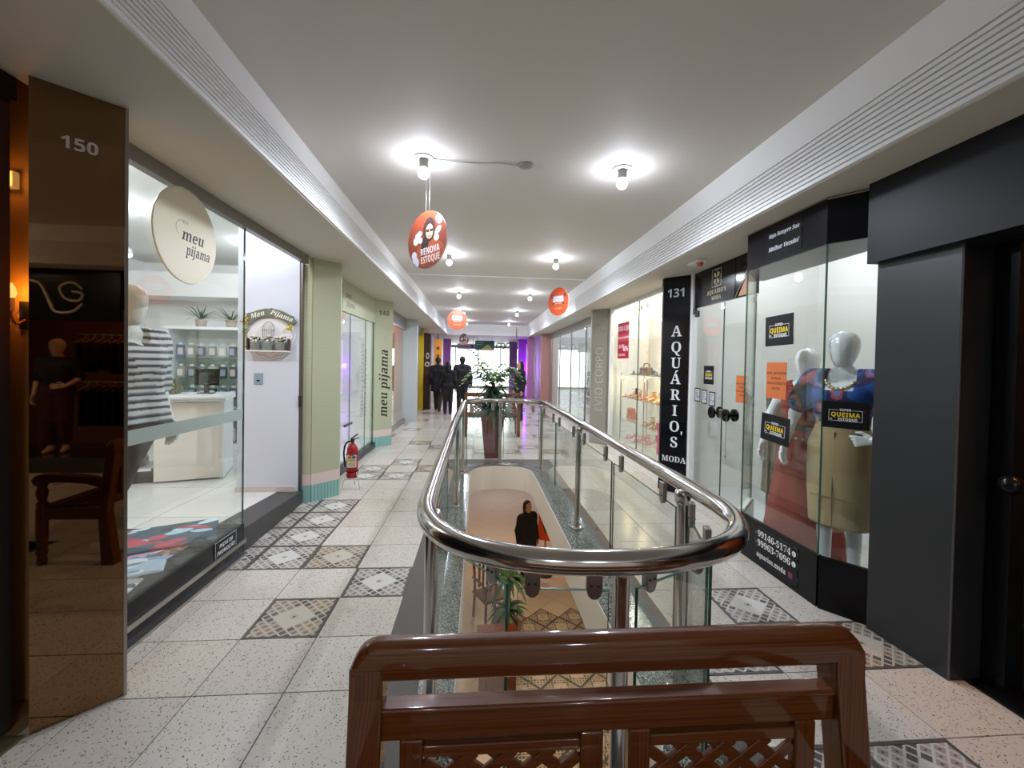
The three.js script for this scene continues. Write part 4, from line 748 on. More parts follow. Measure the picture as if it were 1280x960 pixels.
// ---------------------------------------------------------------- black fronted shop 131: projecting window, door, lettered pillar
function queima(g, w, h) {
  g.fillStyle = '#101114'; g.fillRect(0, 0, w, h); seed = 33; for (let i = 0; i < 40; i++) { g.fillStyle = ['#8a6a1e', '#555a66', '#2c3a66'][i % 3]; g.fillRect(rnd() * w, rnd() * h, rr(2, 6), rr(2, 9)); }
  g.fillStyle = '#101114'; g.fillRect(w * .12, h * .26, w * .76, h * .5); g.strokeStyle = '#d9d9d9'; g.lineWidth = 4; g.strokeRect(w * .15, h * .32, w * .7, h * .4);
  g.fillStyle = '#101114'; g.fillRect(w * .36, h * .24, w * .28, h * .14); txt(g, 'SUPER', w / 2, h * .31, `bold ${h * .12}px sans-serif`, '#f2f2f2');
  txt(g, 'QUEIMA', w / 2, h * .49, `bold ${h * .23}px sans-serif`, '#f2d22e', 'center', w * .64); txt(g, 'ESTOQUE', w * .55, h * .66, `bold ${h * .14}px sans-serif`, '#f4f4f4'); txt(g, 'DE', w * .2, h * .66, `bold ${h * .07}px sans-serif`, '#f4f4f4');
}
function orangeNote(g, w, h) { g.fillStyle = '#c8703f'; g.fillRect(0, 0, w, h);['PROVA: NO MÁXIMO', '03 PEÇAS', 'TROCA SOMENTE', 'NO DIA'].forEach((s, i) => txt(g, s, w / 2, h * (.3 + i * .14), `bold ${w * .115}px sans-serif`, '#3a1c10')); }
{
  const zL = -3.37, zC = -2.565, X = 2.17, D = [2.335, -2.35];
  const w = thing('display_window', 'projecting glass shop window with black header and lettered black base', 'shop window');
  part('base', [slab([X + .015, zL], [X + .015, zC], 0, .33, .03), slab([X + .012, zC + .006], [D[0] + .012, D[1]], 0, .33, .03), slab([X + .02, zL], [2.49, -3.70], 0, .33, .03)], M.black, w);
  part('header', prism([[X, zC], [X, zL], [2.49, -3.72], [2.56, -3.72], [2.56, -2.36], D], 2.30, 2.592), phy({ color: 0x0e0f14, roughness: .2, specularIntensity: .4 }), w);
  part('header_bead', [slab([X - .002, zL], [X - .002, zC], 2.585, 2.6, .02), slab([X - .002, zC], [D[0] - .002, D[1]], 2.575, 2.585, .012)], std(0xa89c90, .4, .4), w);
  part('glass_pane', slab([X + .008, zL], [X + .008, zC], .33, 2.30, .008), M.glass, w); part('glass_pane', slab([X + .008, zC], [D[0] + .008, D[1]], .33, 2.30, .008), M.glass, w); part('glass_pane', slab([X + .01, zL - .005], [2.44, -3.66], .33, 2.30, .008), M.glass, w);
  part('pane_edge', [slab([X + .006, zL], [X + .014, zL - .008], .33, 2.3, .01), slab([X + .004, zC], [X + .012, zC - .004], .33, 2.3, .009), slab([2.44, -3.66], [2.45, -3.672], .33, 2.3, .01)], M.glassEdge, w);
  part('side_sill', slab([X + .02, zL - .02], [2.45, -3.68], .33, .35, .04), M.white, w);
  part('deck', prism([[X + .03, zC], [X + .03, zL], [2.5, -3.7], [3.2, -3.7], [3.2, -2.46], [2.35, -2.46]], .06, .1), M.white, w);
  print(w, 'slogan', .36, .22, 512, 312, (g, W2, H2) => { g.fillStyle = '#0e0f14'; g.fillRect(0, 0, W2, H2); txt(g, 'Seja Sempre Sua', W2 / 2, 80, 'italic 56px serif', '#f2f2f4', 'center', 470); txt(g, 'Melhor Versão!', W2 / 2, 220, 'italic 60px serif', '#f2f2f4', 'center', 470); }, [X - .002, 2.445, -2.955], -PI / 2, { t: .003, rough: .25 });
  print(w, 'phone_lettering', .46, .26, 640, 360, (g, W2, H2) => { g.fillStyle = '#0d0d0f'; g.fillRect(0, 0, W2, H2); txt(g, '51', 34, 62, '30px serif', '#aaaaaa'); txt(g, '99146-5174', 305, 62, 'bold 92px serif', '#e6e6e4', 'center', 490); txt(g, '51', 34, 160, '30px serif', '#aaaaaa'); txt(g, '99963-7096', 305, 160, 'bold 92px serif', '#e6e6e4', 'center', 490); for (const y of [62, 160]) { g.fillStyle = '#dfe4df'; g.beginPath(); g.arc(592, y, 26, 0, 7); g.fill(); g.strokeStyle = '#0d0d0f'; g.lineWidth = 6; g.beginPath(); g.arc(592, y, 11, 1, 4); g.stroke(); } txt(g, 'aquarios.moda', 270, 285, 'bold 70px serif', '#e6e6e4', 'center', 440); g.strokeStyle = '#b04878'; g.lineWidth = 6; g.strokeRect(530, 262, 44, 44); g.beginPath(); g.arc(552, 284, 11, 0, 7); g.stroke(); }, [X - .002, .165, -2.955], -PI / 2, { t: .003, rough: .3 });
  print(null, 'sale_card', .29, .22, 400, 300, queima, [X - .0, 1.79, -2.975], -PI / 2, { label: 'black and yellow QUEIMA sale card high on the glass', cat: 'sale card', tilt: .02 });
  print(null, 'sale_card', .3, .2, 400, 270, queima, [X - .0, 1.07, -2.99], -PI / 2, { label: 'black and yellow QUEIMA sale card low on the glass in front of the red dress', cat: 'sale card', tilt: -.06 });
  print(null, 'notice', .21, .265, 256, 340, orangeNote, [X - .0, 1.425, -2.99], -PI / 2, { label: 'orange paper notice between two sale cards on the window', cat: 'notice' });
  print(null, 'sale_card', .235, .165, 400, 270, queima, [2.238, 1.235, -2.462], Math.atan2(-.215, .165), { label: 'black and yellow QUEIMA sale card in front of the printed blouse', cat: 'sale card' });
  // recessed entrance
  const d = structGroup('door_4', 'white lined glass double door of the black fronted shop', 'door');
  part('header_panel', bx(2.49, 2.52, 2.19, 2.592, -4.88, -3.73), phy({ color: 0x0c0c0e, roughness: .12, specularIntensity: .6 }), d);
  part('post', bx(2.47, 2.53, 0, 2.592, -4.9, -4.84), M.white, d);
  for (const [a, b] of [[-4.83, -4.245], [-4.235, -3.74]]) { const p = part('glass_leaf', bx(2.5, 2.51, .03, 2.18, a, b), M.glass, d); part('leaf_edge', bx(2.499, 2.511, .03, 2.18, b - .005, b), M.glassEdge, p); }
  part('hinge_clamp', [rbox(.03, .07, .07, .006, 2.49, 2.16, -4.83), rbox(.03, .07, .06, .006, 2.49, 2.12, -4.77)], M.darkMetal, d); part('hinge_clamp', rbox(.025, .05, .05, .006, 2.43, 2.12, -3.66), M.steel, d);
  for (const z of [-4.36, -4.1]) for (const s of [-1, 1]) part('pull_disc', [cyl(.062, .062, .02, 0, 0, 0, 24).rotateZ(PI / 2).translate(2.505 + s * .045, 1.04, z), cyl(.015, .015, .06, 0, 0, 0, 10).rotateZ(PI / 2).translate(2.505 + s * .025, 1.04, z)], M.black, d);
  part('lock_plate', rbox(.02, .09, .09, .004, 2.495, 1.04, -4.235), M.steel, d);
  const ch = thing('keychain', 'thin chain with a small cross hanging from the door pulls', 'chain', [2.44, .99, -4.06]); part('chain', tube([[0, .05, 0], [0, -.1, .005], [0, -.22, 0], [0, -.33, .004]], .0025, 30, 5), M.steel, ch); part('cross', [box(.003, .05, .008, 0, -.36, 0), box(.003, .008, .03, 0, -.35, 0)], M.steel, ch);
  // butterfly emblem and shop name on the header
  print(d, 'emblem', .62, .38, 640, 392, (g, W2, H2) => {
    g.fillStyle = '#0c0c0e'; g.fillRect(0, 0, W2, H2); const cx = 300, cy = 130; g.fillStyle = '#cfc6a2';
    for (const [sx, sy] of [[-1, -1], [1, -1], [-1, 1], [1, 1]]) { g.beginPath(); g.moveTo(cx + sx * 4, cy + sy * 4); g.lineTo(cx + sx * 16, cy + sy * 58); g.lineTo(cx + sx * 52, cy + sy * 52); g.lineTo(cx + sx * 44, cy + sy * 14); g.closePath(); g.fill(); }
    seed = 44; for (let i = 0; i < 46; i++) { const a = i / 46 * 6.283, R = 1 / Math.max(Math.abs(Math.cos(a)), Math.abs(Math.sin(a))); const x = cx + Math.cos(a) * R * 88, y = cy + Math.sin(a) * R * 92; g.save(); g.translate(x, y); g.rotate(a + i); g.beginPath(); g.ellipse(0, 0, rr(7, 13), rr(3, 6), 0, 0, 7); g.fill(); g.restore(); } for (let i = 0; i < 20; i++) { const a = i / 20 * 6.283; g.beginPath(); g.arc(cx + Math.cos(a) * 70, cy + Math.sin(a) * 72, rr(3, 7), 0, 7); g.fill(); }
    txt(g, "AQUÁRIO'S", cx, 275, 'bold 66px serif', '#cfc6a2'); txt(g, 'MODA', cx, 345, 'bold 58px serif', '#cfc6a2');
  }, [2.487, 2.395, -4.36], -PI / 2, { t: .003, rough: .2 });
  const tr = thing('corner_flash', 'orange triangular corner decor on the black door header', 'decor'); part('panel', new THREE.ExtrudeGeometry(new THREE.Shape([[0, 0], [.24, 0], [.24, .34]].map(p => new THREE.Vector2(...p))), { depth: .006, bevelEnabled: false }).rotateY(PI / 2 * -1).translate(2.486, 2.2, -3.98).translate(0, 0, 0), std(0xc08a5e, .4), tr); part('gold_line', rod([2.482, 2.2, -4.03], [2.482, 2.56, -3.75], .004, 6), std(0xc9a38a, .3, .6), tr);
  print(null, 'sale_card', .2, .2, 300, 300, queima, [2.494, 1.43, -4.5], -PI / 2, { label: 'small black and yellow QUEIMA sale card on the glass door', cat: 'sale card' });
  print(null, 'notice', .19, .26, 256, 340, orangeNote, [2.494, 1.31, -3.9], -PI / 2, { label: 'orange paper notice on the glass door beside the round pulls', cat: 'notice' });
  for (const [k, z] of [-4.73, -4.58, -4.42].entries()) print(null, 'door_sticker', .125, .155, 160, 200, (g, W2, H2) => { g.fillStyle = '#17181a'; g.fillRect(0, 0, W2, H2); g.fillStyle = '#b9bcbc'; g.fillRect(16, 16, W2 - 32, H2 - 32); g.fillStyle = '#4b4f52'; for (let i = 0; i < 5; i++) g.fillRect(30, 40 + i * 24, 70 - (i * k * 9) % 40, 9); g.beginPath(); g.arc(112, 130, 15, 0, 7); g.fill(); }, [2.494, 1.2 - k * .012, z], -PI / 2, { label: ['small dark framed sticker on the door next to the white post', 'small dark framed sticker in the middle of three on the door', 'small dark framed sticker on the door next to the glass joint'][k], cat: 'sticker' });
  // lettered black pillar 131
  const P = thing('pillar', 'black pillar lettered AQUÁRIO\'S MODA and numbered 131', 'pillar');
  const a = [2.252, -5.135], b = [2.462, -4.9], ang = Math.atan2(-.746, .666);
  part('core', prism([[2.262, -5.135], [2.468, -4.905], [2.56, -4.905], [2.56, -5.2], [2.26, -5.2]], 0, 2.592), M.blackMatte, P);
  print(P, 'lettered_face', Math.hypot(b[0] - a[0], b[1] - a[1]), 2.59, 256, 2048, (g, W2, H2) => { g.fillStyle = '#0c0d12'; g.fillRect(0, 0, W2, H2); txt(g, '131', W2 * .5, H2 * .075, 'bold 112px sans-serif', '#c4c8cc'); "AQUÁRIO'S".split('').forEach(() => { });['A', 'Q', 'U', 'Á', 'R', 'I', 'O', 'S'].forEach((s, i) => txt(g, s, W2 * .54, H2 * (.252 + i * .0735), 'bold 140px serif', '#e9eaec')); txt(g, "'", W2 * .82, H2 * .735, 'bold 120px serif', '#e9eaec'); txt(g, 'MODA', W2 * .54, H2 * .845, 'bold 74px serif', '#dfe1e3'); }, [(a[0] + b[0]) / 2, 1.296, (a[1] + b[1]) / 2], ang, { t: .014, rough: .12 });
  // room behind
  struct('floor_shop', bx(2.5, 5.6, -.02, .004, -5.2, -2.45), std(0xcfd2d2, .2), 'pale floor inside the black fronted shop', 'floor');
  struct('wall_boutique', bx(2.56, 5.6, 0, 3.1, -5.3, -5.2), M.white, 'white partition between shop 131 and the shoe shop', 'wall');
  struct('wall_boutique', bx(4.3, 4.4, 0, 3.1, -5.2, -2.45), M.white, 'white back wall of the black fronted shop', 'wall');
  struct('wall_boutique', [bx(2.52, 2.58, 2.55, 3.1, -5.2, -2.4)], M.white, 'white strip over the entrance of shop 131', 'wall');
  downlight(2.75, 3.09, -2.95, 'round downlight over the two dressed mannequins', 8, 0xfff4e8); downlight(3.4, 3.09, -4.3, 'round downlight behind the double glass door', 22, 0xf2f6ff);
  // brown garments inside, seen beside the window's return
  for (let k = 0; k < 4; k++) { const g = thing('hanging_garment', 'brown patterned dress hanging behind the window return of shop 131', 'garment', [2.72 + k * .14, 1.36, -3.72 + .016 * k], PI / 2 - .1, 'brown dresses behind the window return'); seed = 300 + k; part('hanger', tube([[-.17, -.1, 0], [0, 0, 0], [.17, -.1, 0]], .006, 20, 6), M.steel, g); const c = rings([[-1.0, .2, .06], [-.6, .17, .05], [-.35, .13, .045], [-.12, .17, .04], [-.05, .06, .03]], 20, (q, yy) => 1 + .07 * Math.sin(q * 6 + k)); colorBy(c, (x, y, z, t) => { const n = noise(x * 22, y * 16 + k * 7, z * 22); t.set(n < .4 ? 0x4a3a2c : n < .6 ? 0x7d6a52 : 0x5c4a38); }); part('dress', c, std(0xffffff, .9, 0, { vertexColors: true }), g); }
  { const r = thing('clothes_rail', 'slim steel rail carrying the brown dresses in shop 131', 'clothes rail'); part('bar', rod([2.62, 1.37, -3.73], [3.25, 1.37, -3.66], .01, 8), M.steel, r); for (const q of [[2.65, -3.73], [3.2, -3.665]]) part('stand', rod([q[0], .0, q[1]], [q[0], 1.37, q[1]], .012, 8), M.steel, r); }
  const sk = thing('smoke_detector', 'white emergency sounder with an orange lens on the soffit', 'alarm', [2.2, 2.592, -4.25]); part('body', rbox(.1, .03, .22, .01, 0, -.015, 0), M.white, sk); part('lens', ball(.035, 0, -.035, .06, 14).scale(1, 1, 1), std(0xc05a35, .35), sk);
}
// mannequins in the projecting window
{
  const t = thing('mannequin', 'white mannequin in a printed blouse and beige skirt with a belt', 'mannequin', [2.47, .1, -2.74], -1.0); t.scale.setScalar(.98);
  const b = skeleton({ elL: [-.29, 1.12, .0], wrL: [-.31, .9, .1], hdL: [-.15, -1, .25], elR: [.34, 1.1, -.05], wrR: [.2, .99, .12], hdR: [-.85, -.15, .1], hnR: [0, 0, -1] });
  part('body', mannequinBody(b), M.mannequin, t);
  const bl = boneMesh([...fat([...b.torso], .016), ...fat([b.armL[0]], .03), ...fat([b.armR[0]], .03), [-.2, 1.34, 0, -.25, 1.22, 0, .075, .085], [.2, 1.34, 0, .27, 1.22, -.02, .075, .085], [-.255, 1.2, 0, -.27, 1.16, 0, .07, .05], [.275, 1.2, -.02, .29, 1.16, -.03, .07, .05]], .03, .009, (d, x, y, z) => Math.max(d, 1.04 - y, y - 1.45, -(Math.max(Math.abs(x) - .085, 1.3 - y, .02 - z - (y > 1.42 ? .1 : 0)))));
  colorBy(bl, (x, y, z, c) => { const n = noise(x * 11 + 3, y * 11, z * 11 + 9), m = noise(x * 23, y * 23 + 5, z * 23); c.set(n < .36 ? 0x1d4f9c : n < .5 ? 0x2a2452 : n < .62 ? (m < .5 ? 0xb0545e : 0x7a4a86) : n < .72 ? 0x2f86c4 : 0x5a3566); });
  part('blouse', bl, std(0xffffff, .75, 0, { vertexColors: true }), t, 'blue, purple and coral printed blouse with puffed sleeves');
  const sk = rings([[.37, .178, .15], [.39, .182, .155], [.6, .195, .165], [.8, .2, .17], [.93, .195, .165], [1.02, .165, .14], [1.10, .142, .122], [1.115, .142, .122]], 40, (a, y) => 1 + .008 * Math.sin(y * 60 + a * 3) + .012 * Math.sin(a * 2) * (y < .9 ? 1 : 0));
  part('skirt', sk, cloth(0xa8916c), t, 'beige pencil skirt with front slit');
  part('skirt_seams', [rod([.0, .58, .172], [.0, 1.02, .146], .004, 6), rod([.0, .38, .153], [.0, .58, .171], .0035, 6), rbox(.12, .006, .01, .002, .07, .58, .16), rbox(.12, .006, .01, .002, -.07, .58, .16)], cloth(0x7d6a4c), t);
  part('belt', rings([[1.075, .147, .127], [1.08, .15, .13], [1.115, .149, .129], [1.12, .145, .125]], 40), std(0x3a2018, .4), t); part('buckle', new THREE.TorusGeometry(.022, .004, 6, 4).rotateZ(PI / 4).translate(.0, 1.097, .133), std(0xb5a070, .3, 1), t);
  for (const a of [-.9, .6, 1.6]) part('belt_loop', rbox(.016, .06, .008, .002, Math.sin(a) * .152, 1.095, Math.cos(a) * .132), cloth(0xa8916c), t);
  const nk = []; for (let i = 0; i < 26; i++) { const a = -1.25 + i / 25 * 2.5; nk.push(ball(i % 3 ? .009 : .014, Math.sin(a) * .085, 1.385 - Math.cos(a) * .075, .06 + Math.cos(a) * .045, 8)); } part('necklace', nk, std(0xd9cfae, .25, .7), t);
  const tg = thing('price_tag', 'white price tag on a string at the beige skirt waist', 'price tag', [2.30, 1.2, -2.60], -.9); part('card', rbox(.07, .045, .002, .0005, 0, -.02, 0), M.white, tg); part('string', rod([.03, 0, 0], [.06, .05, .01], .001, 4), M.white, tg);

  const u = thing('mannequin', 'white mannequin in a long sleeveless red dress', 'mannequin', [2.50, .1, -3.1], -.95); u.scale.setScalar(.92);
  const c = skeleton({ elL: [-.27, 1.12, .02], wrL: [-.29, .9, .1], elR: [.27, 1.12, .02], wrR: [.27, .9, .12] });
  part('body', mannequinBody(c), M.mannequin, u);
  part('bodice', boneMesh(fat(c.torso, .016), .035, .01, (d, x, y, z) => Math.max(d, 1.0 - y, y - 1.45, Math.abs(x) - .17, -(Math.max(Math.abs(x) - .11 * (y - 1.2) / .24, 1.2 - y)))), cloth(0x8e2b22), u);
  part('skirt', rings([[.03, .30, .26], [.05, .30, .26], [.3, .27, .23], [.6, .225, .2], [.85, .195, .175], [1.0, .155, .14], [1.06, .14, .125]], 48, (a, y) => 1 + (y < .95 ? .035 * (1 - y) * Math.sin(a * 9 + y * 2) : 0)), cloth(0x862a22), u);
  part('waistband', rings([[1.03, .148, .13], [1.035, .152, .134], [1.075, .15, .132], [1.08, .145, .128]], 36), std(0x3a0f10, .6), u);
  for (let k = 0; k < 6; k++) { const a = -.7 + k * .28; part('button', ball(.012, Math.sin(a) * .165, .97, Math.cos(a) * .15, 10), std(0xd8b888, .35), u); }
}
// ---------------------------------------------------------------- shoe shop
{
  const w = thing('display_window', 'bright shoe shop window with glass shelves', 'shop window');
  const z0 = -8.0, z1 = -5.22;
  part('frame', [bx(2.47, 2.53, .0, 2.592, z0, z0 + .07), bx(2.48, 2.53, 2.54, 2.592, z0, z1), bx(2.48, 2.54, 0, .08, z0, z1)], M.white, w);
  part('glass_pane', bx(2.5, 2.508, .08, 2.54, z0 + .07, -6.62), M.glass, w); part('glass_pane', bx(2.5, 2.508, .08, 2.54, -6.6, z1), M.glass, w); part('pane_edge', [bx(2.499, 2.51, .08, 2.54, -6.62, -6.6)], M.glassEdge, w); part('lock', rbox(.02, .1, .05, .005, 2.49, 1.12, -6.61), M.darkMetal, w);
  struct('floor_shop', bx(2.5, 3.6, -.02, .03, z0, -5.3), M.white, 'white floor of the shoe display', 'floor');
  struct('wall_shoe', bx(3.25, 3.35, 0, 3.1, -8.1, -5.3), std(0xefebe4, .6), 'cream back wall of the shoe display', 'wall');
  struct('wall_shoe', bx(2.5, 5.6, 0, 3.1, -8.25, -8.05), M.white, 'white partition past the shoe display', 'wall');
  const s = thing('display_shelves', 'lit glass shelves carrying shoes and bags in the shoe shop', 'shelves', [2.85, 0, -6.7]);
  const lv = [.22, .55, .95, 1.36]; for (const y of lv) part('glass_shelf', rbox(.55, .014, 2.3, .003, .05, y, 0), phy({ color: 0xf8fbf8, roughness: .02, transmission: .96, thickness: 0 }), s); for (const z of [-1.12, 0, 1.12]) part('upright', [rod([-.2, .03, z], [-.2, 1.38, z], .01, 8), rod([.3, .03, z], [.3, 1.38, z], .01, 8)], M.chrome, s);
  const L = thing('light_strip', 'warm light strip over the shoe shelves', 'light', [2.85, 3.084, -6.7]); part('tube', rbox(.08, .03, 2.2, .01), std(0xffffff, .4, 0, { emissive: new THREE.Color(0xfff0d0), emissiveIntensity: 12 }), L); for (const z of [-.8, 0, .8]) { const p = new THREE.PointLight(0xfff6ea, 26, 0, 2); p.position.set(0, -.08, z); p.castShadow = true; L.add(p); }
  const L3 = thing('light_strip', 'warm light strip under the top shoe shelf', 'light', [2.66, 1.343, -6.7]); part('tube', rbox(.02, .02, 2.2, .006), std(0xffffff, .4, 0, { emissive: new THREE.Color(0xffe2a8), emissiveIntensity: 3 }), L3); for (const z of [-.7, 0, .7]) { const p = new THREE.PointLight(0xffe6b4, 4, 0, 2); p.position.set(.03, -.05, z); p.castShadow = true; L3.add(p); }
  for (const z of [-.25, 0, .25]) { const sp = thing('spotlight', `small white spotlight at the top of the shoe window, ${z < 0 ? 'grey column end' : z > 0 ? 'black pillar end' : 'middle one'}`, 'light', [2.75, 2.5, -7.1 + z]); part('can', cyl(.03, .04, .09, 0, 0, 0, 14), M.white, sp); part('lens', cyl(.036, .036, .006, 0, -.047, 0, 14), std(0xffffff, .3, 0, { emissive: new THREE.Color(0xffffff), emissiveIntensity: 20 }), sp); part('stem', rod([0, .04, 0], [0, .6, 0], .006, 6), M.white, sp); const p = new THREE.SpotLight(0xffffff, 12, 0, .7, .6, 2); p.position.set(0, -.06, 0); p.target.position.set(.2, -2, 0); p.castShadow = true; sp.add(p); sp.add(p.target); }
  print(null, 'sale_poster', .56, .62, 400, 440, (g, W2, H2) => { g.fillStyle = '#b3122e'; g.fillRect(0, 0, W2, H2); txt(g, 'TODA LOJA', W2 / 2, 70, 'bold 82px sans-serif', '#ffe9ec'); g.fillStyle = '#d63850'; g.fillRect(0, 140, W2, 90); txt(g, 'À VISTA NO DINHEIRO', W2 / 2, 185, 'bold 36px sans-serif', '#fff'); txt(g, 'OU PIX', W2 * .36, 290, 'bold 60px sans-serif', '#ffe9ec'); txt(g, '40%', W2 * .72, 320, 'bold 88px sans-serif', '#fff'); txt(g, 'DE DESCONTO', W2 * .4, 395, 'bold 36px sans-serif', '#ffe9ec'); }, [2.494, 1.95, -7.3], -PI / 2, { label: 'red sale poster on the shoe shop glass', cat: 'poster' });
  // shoes and bags
  function heel(col, hh) { // open heeled sandal pointing +z
    const sole = []; for (let i = 0; i <= 10; i++) { const t = i / 10; sole.push([.02 * (1 - t) + .03 * t, 0, 0]); }
    const g = [];
    const pts = []; for (let i = 0; i <= 12; i++) { const t = i / 12; const y = hh * Math.max(0, 1 - t * 1.45) ** 1.2 + .006; pts.push([y, -.12 + t * .24]); }
    for (let i = 0; i < 12; i++) { const [y0, a] = pts[i], [y1, c] = pts[i + 1]; const wd = .024 + .018 * Math.sin(Math.min(1, (i + 2) / 12) * 2.2); const m = box(wd * 2, .012, Math.hypot(c - a, y1 - y0) + .004).rotateX(-Math.atan2(y1 - y0, c - a)).translate(0, (y0 + y1) / 2, (a + c) / 2); g.push(m); }
    g.push(rod([0, 0, -.115], [0, hh, -.11], .008, 8, .018)); return g;
  }
  function shoe(lab, x, y, z, turn, col, hh, strap) {
    const t = thing('shoe', lab, 'shoe', [x, y + .008, z], turn); const m = std(col, .4);
    part('sole', heel(col, hh), m, t);
    part('toe_strap', tube([[-.042, .008, .06], [-.035, .045, .055], [0, .058, .052], [.035, .045, .055], [.042, .008, .06]], .009, 20, 8), m, t);
    if (strap) part('ankle_strap', new THREE.TorusGeometry(.034, .006, 8, 22).rotateX(PI / 2).translate(0, hh + .075, -.09), m, t); part('heel_counter', tube([[-.026, hh, -.08], [-.03, hh + .03, -.1], [0, hh + .05, -.125], [.03, hh + .03, -.1], [.026, hh, -.08]], .007, 20, 8), m, t);
  }
  seed = 400; const C = [0xb07a4a, 0xc99a6a, 0x8f5a34, 0xd8a878, 0xa86840];
  let k = 0;
  const where = { 1.36: 'top', .95: 'second', .55: 'third', .22: 'bottom' };
  for (const y of [.95]) for (let i = 0; i < 12; i++) shoe('tan heeled sandal on the second glass shelf of the shoe window', 2.72 + (i % 2) * .16, y, -7.6 + i * .155, rr(-2.4, -1.0), C[k++ % 5], .07, i % 2 === 0), scene.children[scene.children.length - 1].userData.group = 'tan sandals on the second shoe shelf';
  for (let i = 0; i < 4; i++) { shoe('grey slipper on the top glass shelf of the shoe window', 2.75 + (i % 2) * .12, 1.36, -7.3 + i * .2, rr(-2, -1.2), [0x4a4b4e, 0x6d6d70][i % 2], .02, false); scene.children[scene.children.length - 1].userData.group = 'grey slippers on the top shoe shelf'; }
  for (let i = 0; i < 4; i++) { shoe('tan sandal on the third glass shelf of the shoe window', 2.75 + (i % 2) * .14, .55, -6.75 + i * .18, rr(-2, -1.2), C[(i + 2) % 5], .05, true); scene.children[scene.children.length - 1].userData.group = 'tan sandals on the third shoe shelf'; }
  for (let i = 0; i < 4; i++) { shoe('pink sandal on the bottom glass shelf of the shoe window', 2.75 + (i % 2) * .14, .22, -7.5 + i * .19, rr(-2, -1.2), [0xc4566a, 0xd47a8a][i % 2], .04, false); scene.children[scene.children.length - 1].userData.group = 'pink sandals on the bottom shoe shelf'; }
  function bag(lab, x, y, z, turn, col, w, h, d, arc = true) { const t = thing('handbag', lab, 'handbag', [x, y + .008, z], turn); const g = rbox(w, h, d, .02, 0, h / 2, 0, 3); const p = g.attributes.position; for (let i = 0; i < p.count; i++) { const f = 1 - .18 * p.getY(i) / h; p.setX(i, p.getX(i) * f); p.setZ(i, p.getZ(i) * (1 - .45 * p.getY(i) / h)); } g.computeVertexNormals(); part('body', g, std(col, .45), t); part('flap', rbox(w * .86, h * .4, d * .72, .015, 0, h * .74, d * .06), std(col, .4), t); if (arc) part('handle', tube([[-w * .3, h * .9, 0], [-w * .25, h * 1.35, 0], [0, h * 1.5, 0], [w * .25, h * 1.35, 0], [w * .3, h * .9, 0]], .01, 30, 8), std(col, .5), t); part('clasp', rbox(.03, .02, .01, .004, 0, h * .58, d * .42), std(0xc9a95a, .25, 1), t); }
  bag('grey structured handbag on the top glass shelf', 2.8, 1.36, -7.0, -1.4, 0x5c5450, .3, .13, .14); bag('tan handbag with coral front on the top glass shelf', 2.8, 1.36, -6.15, -1.5, 0xb46a50, .26, .2, .12); bag('orange clutch on the third glass shelf', 2.78, .55, -7.6, -1.5, 0xb9602f, .26, .2, .1, false); bag('dark brown handbag on the third glass shelf', 2.82, .55, -5.95, -1.5, 0x6a3420, .2, .18, .1);
  const cols = [0xd0115e, 0xe02a72, 0xc40e54, 0xdb1f68, 0xcf1860]; for (let i = 0; i < 5; i++) { const b = solo('shoe_box', [rbox(.2, .085, .3, .004), rbox(.21, .03, .31, .004, 0, .035, 0)], std(cols[i], .45), `hot pink shoe box, number ${i} up the stack`.replace(/number \d up the stack/, ['at the bottom of the pink stack', 'second from the bottom of the pink stack', 'in the middle of the pink stack', 'second from the top of the pink stack', 'on top of the pink stack'][i]), 'shoe box'); b.position.set(2.72 + (i % 2) * .012, .275 + i * .0905, -5.98); b.rotation.y = (i % 3 - 1) * .06; }
}
// ---------------------------------------------------------------- grey lettered column and the far shops across from the pyjama shop
function column(name, label, a, b, mat, face, back) {   // angled face from a to b, body behind
  const t = thing(name, label, 'column'); const sgn = Math.sign(a[0]);
  part('core', prism([[a[0] + sgn * .008, a[1] - .008], [b[0] + sgn * .008, b[1] - .008], [sgn < 0 ? -1.9 : 2.58, b[1] - .01], [sgn < 0 ? -1.9 : 2.58, a[1] - .1], [a[0] + sgn * .008, a[1] - .1]].sort(() => 0), 0, 2.592), mat, t);
  const L = Math.hypot(b[0] - a[0], b[1] - a[1]);
  if (face) print(t, 'lettered_face', L, 2.59, 256, 2048, face, [(a[0] + b[0]) / 2, 1.296, (a[1] + b[1]) / 2], sgn < 0 ? Math.atan2(a[1] - b[1] > 0 ? .7 : .7, .7) : Math.atan2(-.7, .7), { t: .014, rough: .35 });
  return t;
}
column('pillar', 'grey pillar with raised vertical lettering past the shoe shop', [2.205, -8.29], [2.45, -8.06], std(0x8f8a80, .4), (g, w, h) => { g.fillStyle = '#948f85'; g.fillRect(0, 0, w, h); seed = 9; for (let i = 0; i < 3000; i++) { g.fillStyle = `rgba(60,55,50,${rr(.02, .08)})`; g.fillRect(rnd() * w, rnd() * h, rr(2, 12), 2); } g.save(); g.translate(w * .52, h * .52); g.rotate(-PI / 2); txt(g, 'EVIO CORPO', 0, 0, `${w * .68}px sans-serif`, '#c2bdb3'); g.strokeStyle = '#6d685f'; g.lineWidth = 3; g.font = `${w * .68}px sans-serif`; g.strokeText('EVIO CORPO', 3, 3); g.restore(); g.strokeStyle = '#6d685f'; g.lineWidth = 7; g.beginPath(); g.arc(w * .35, h * .13, 40, 2.5, 6); g.stroke(); g.beginPath(); g.arc(w * .7, h * .15, 34, 0, 4); g.stroke(); });
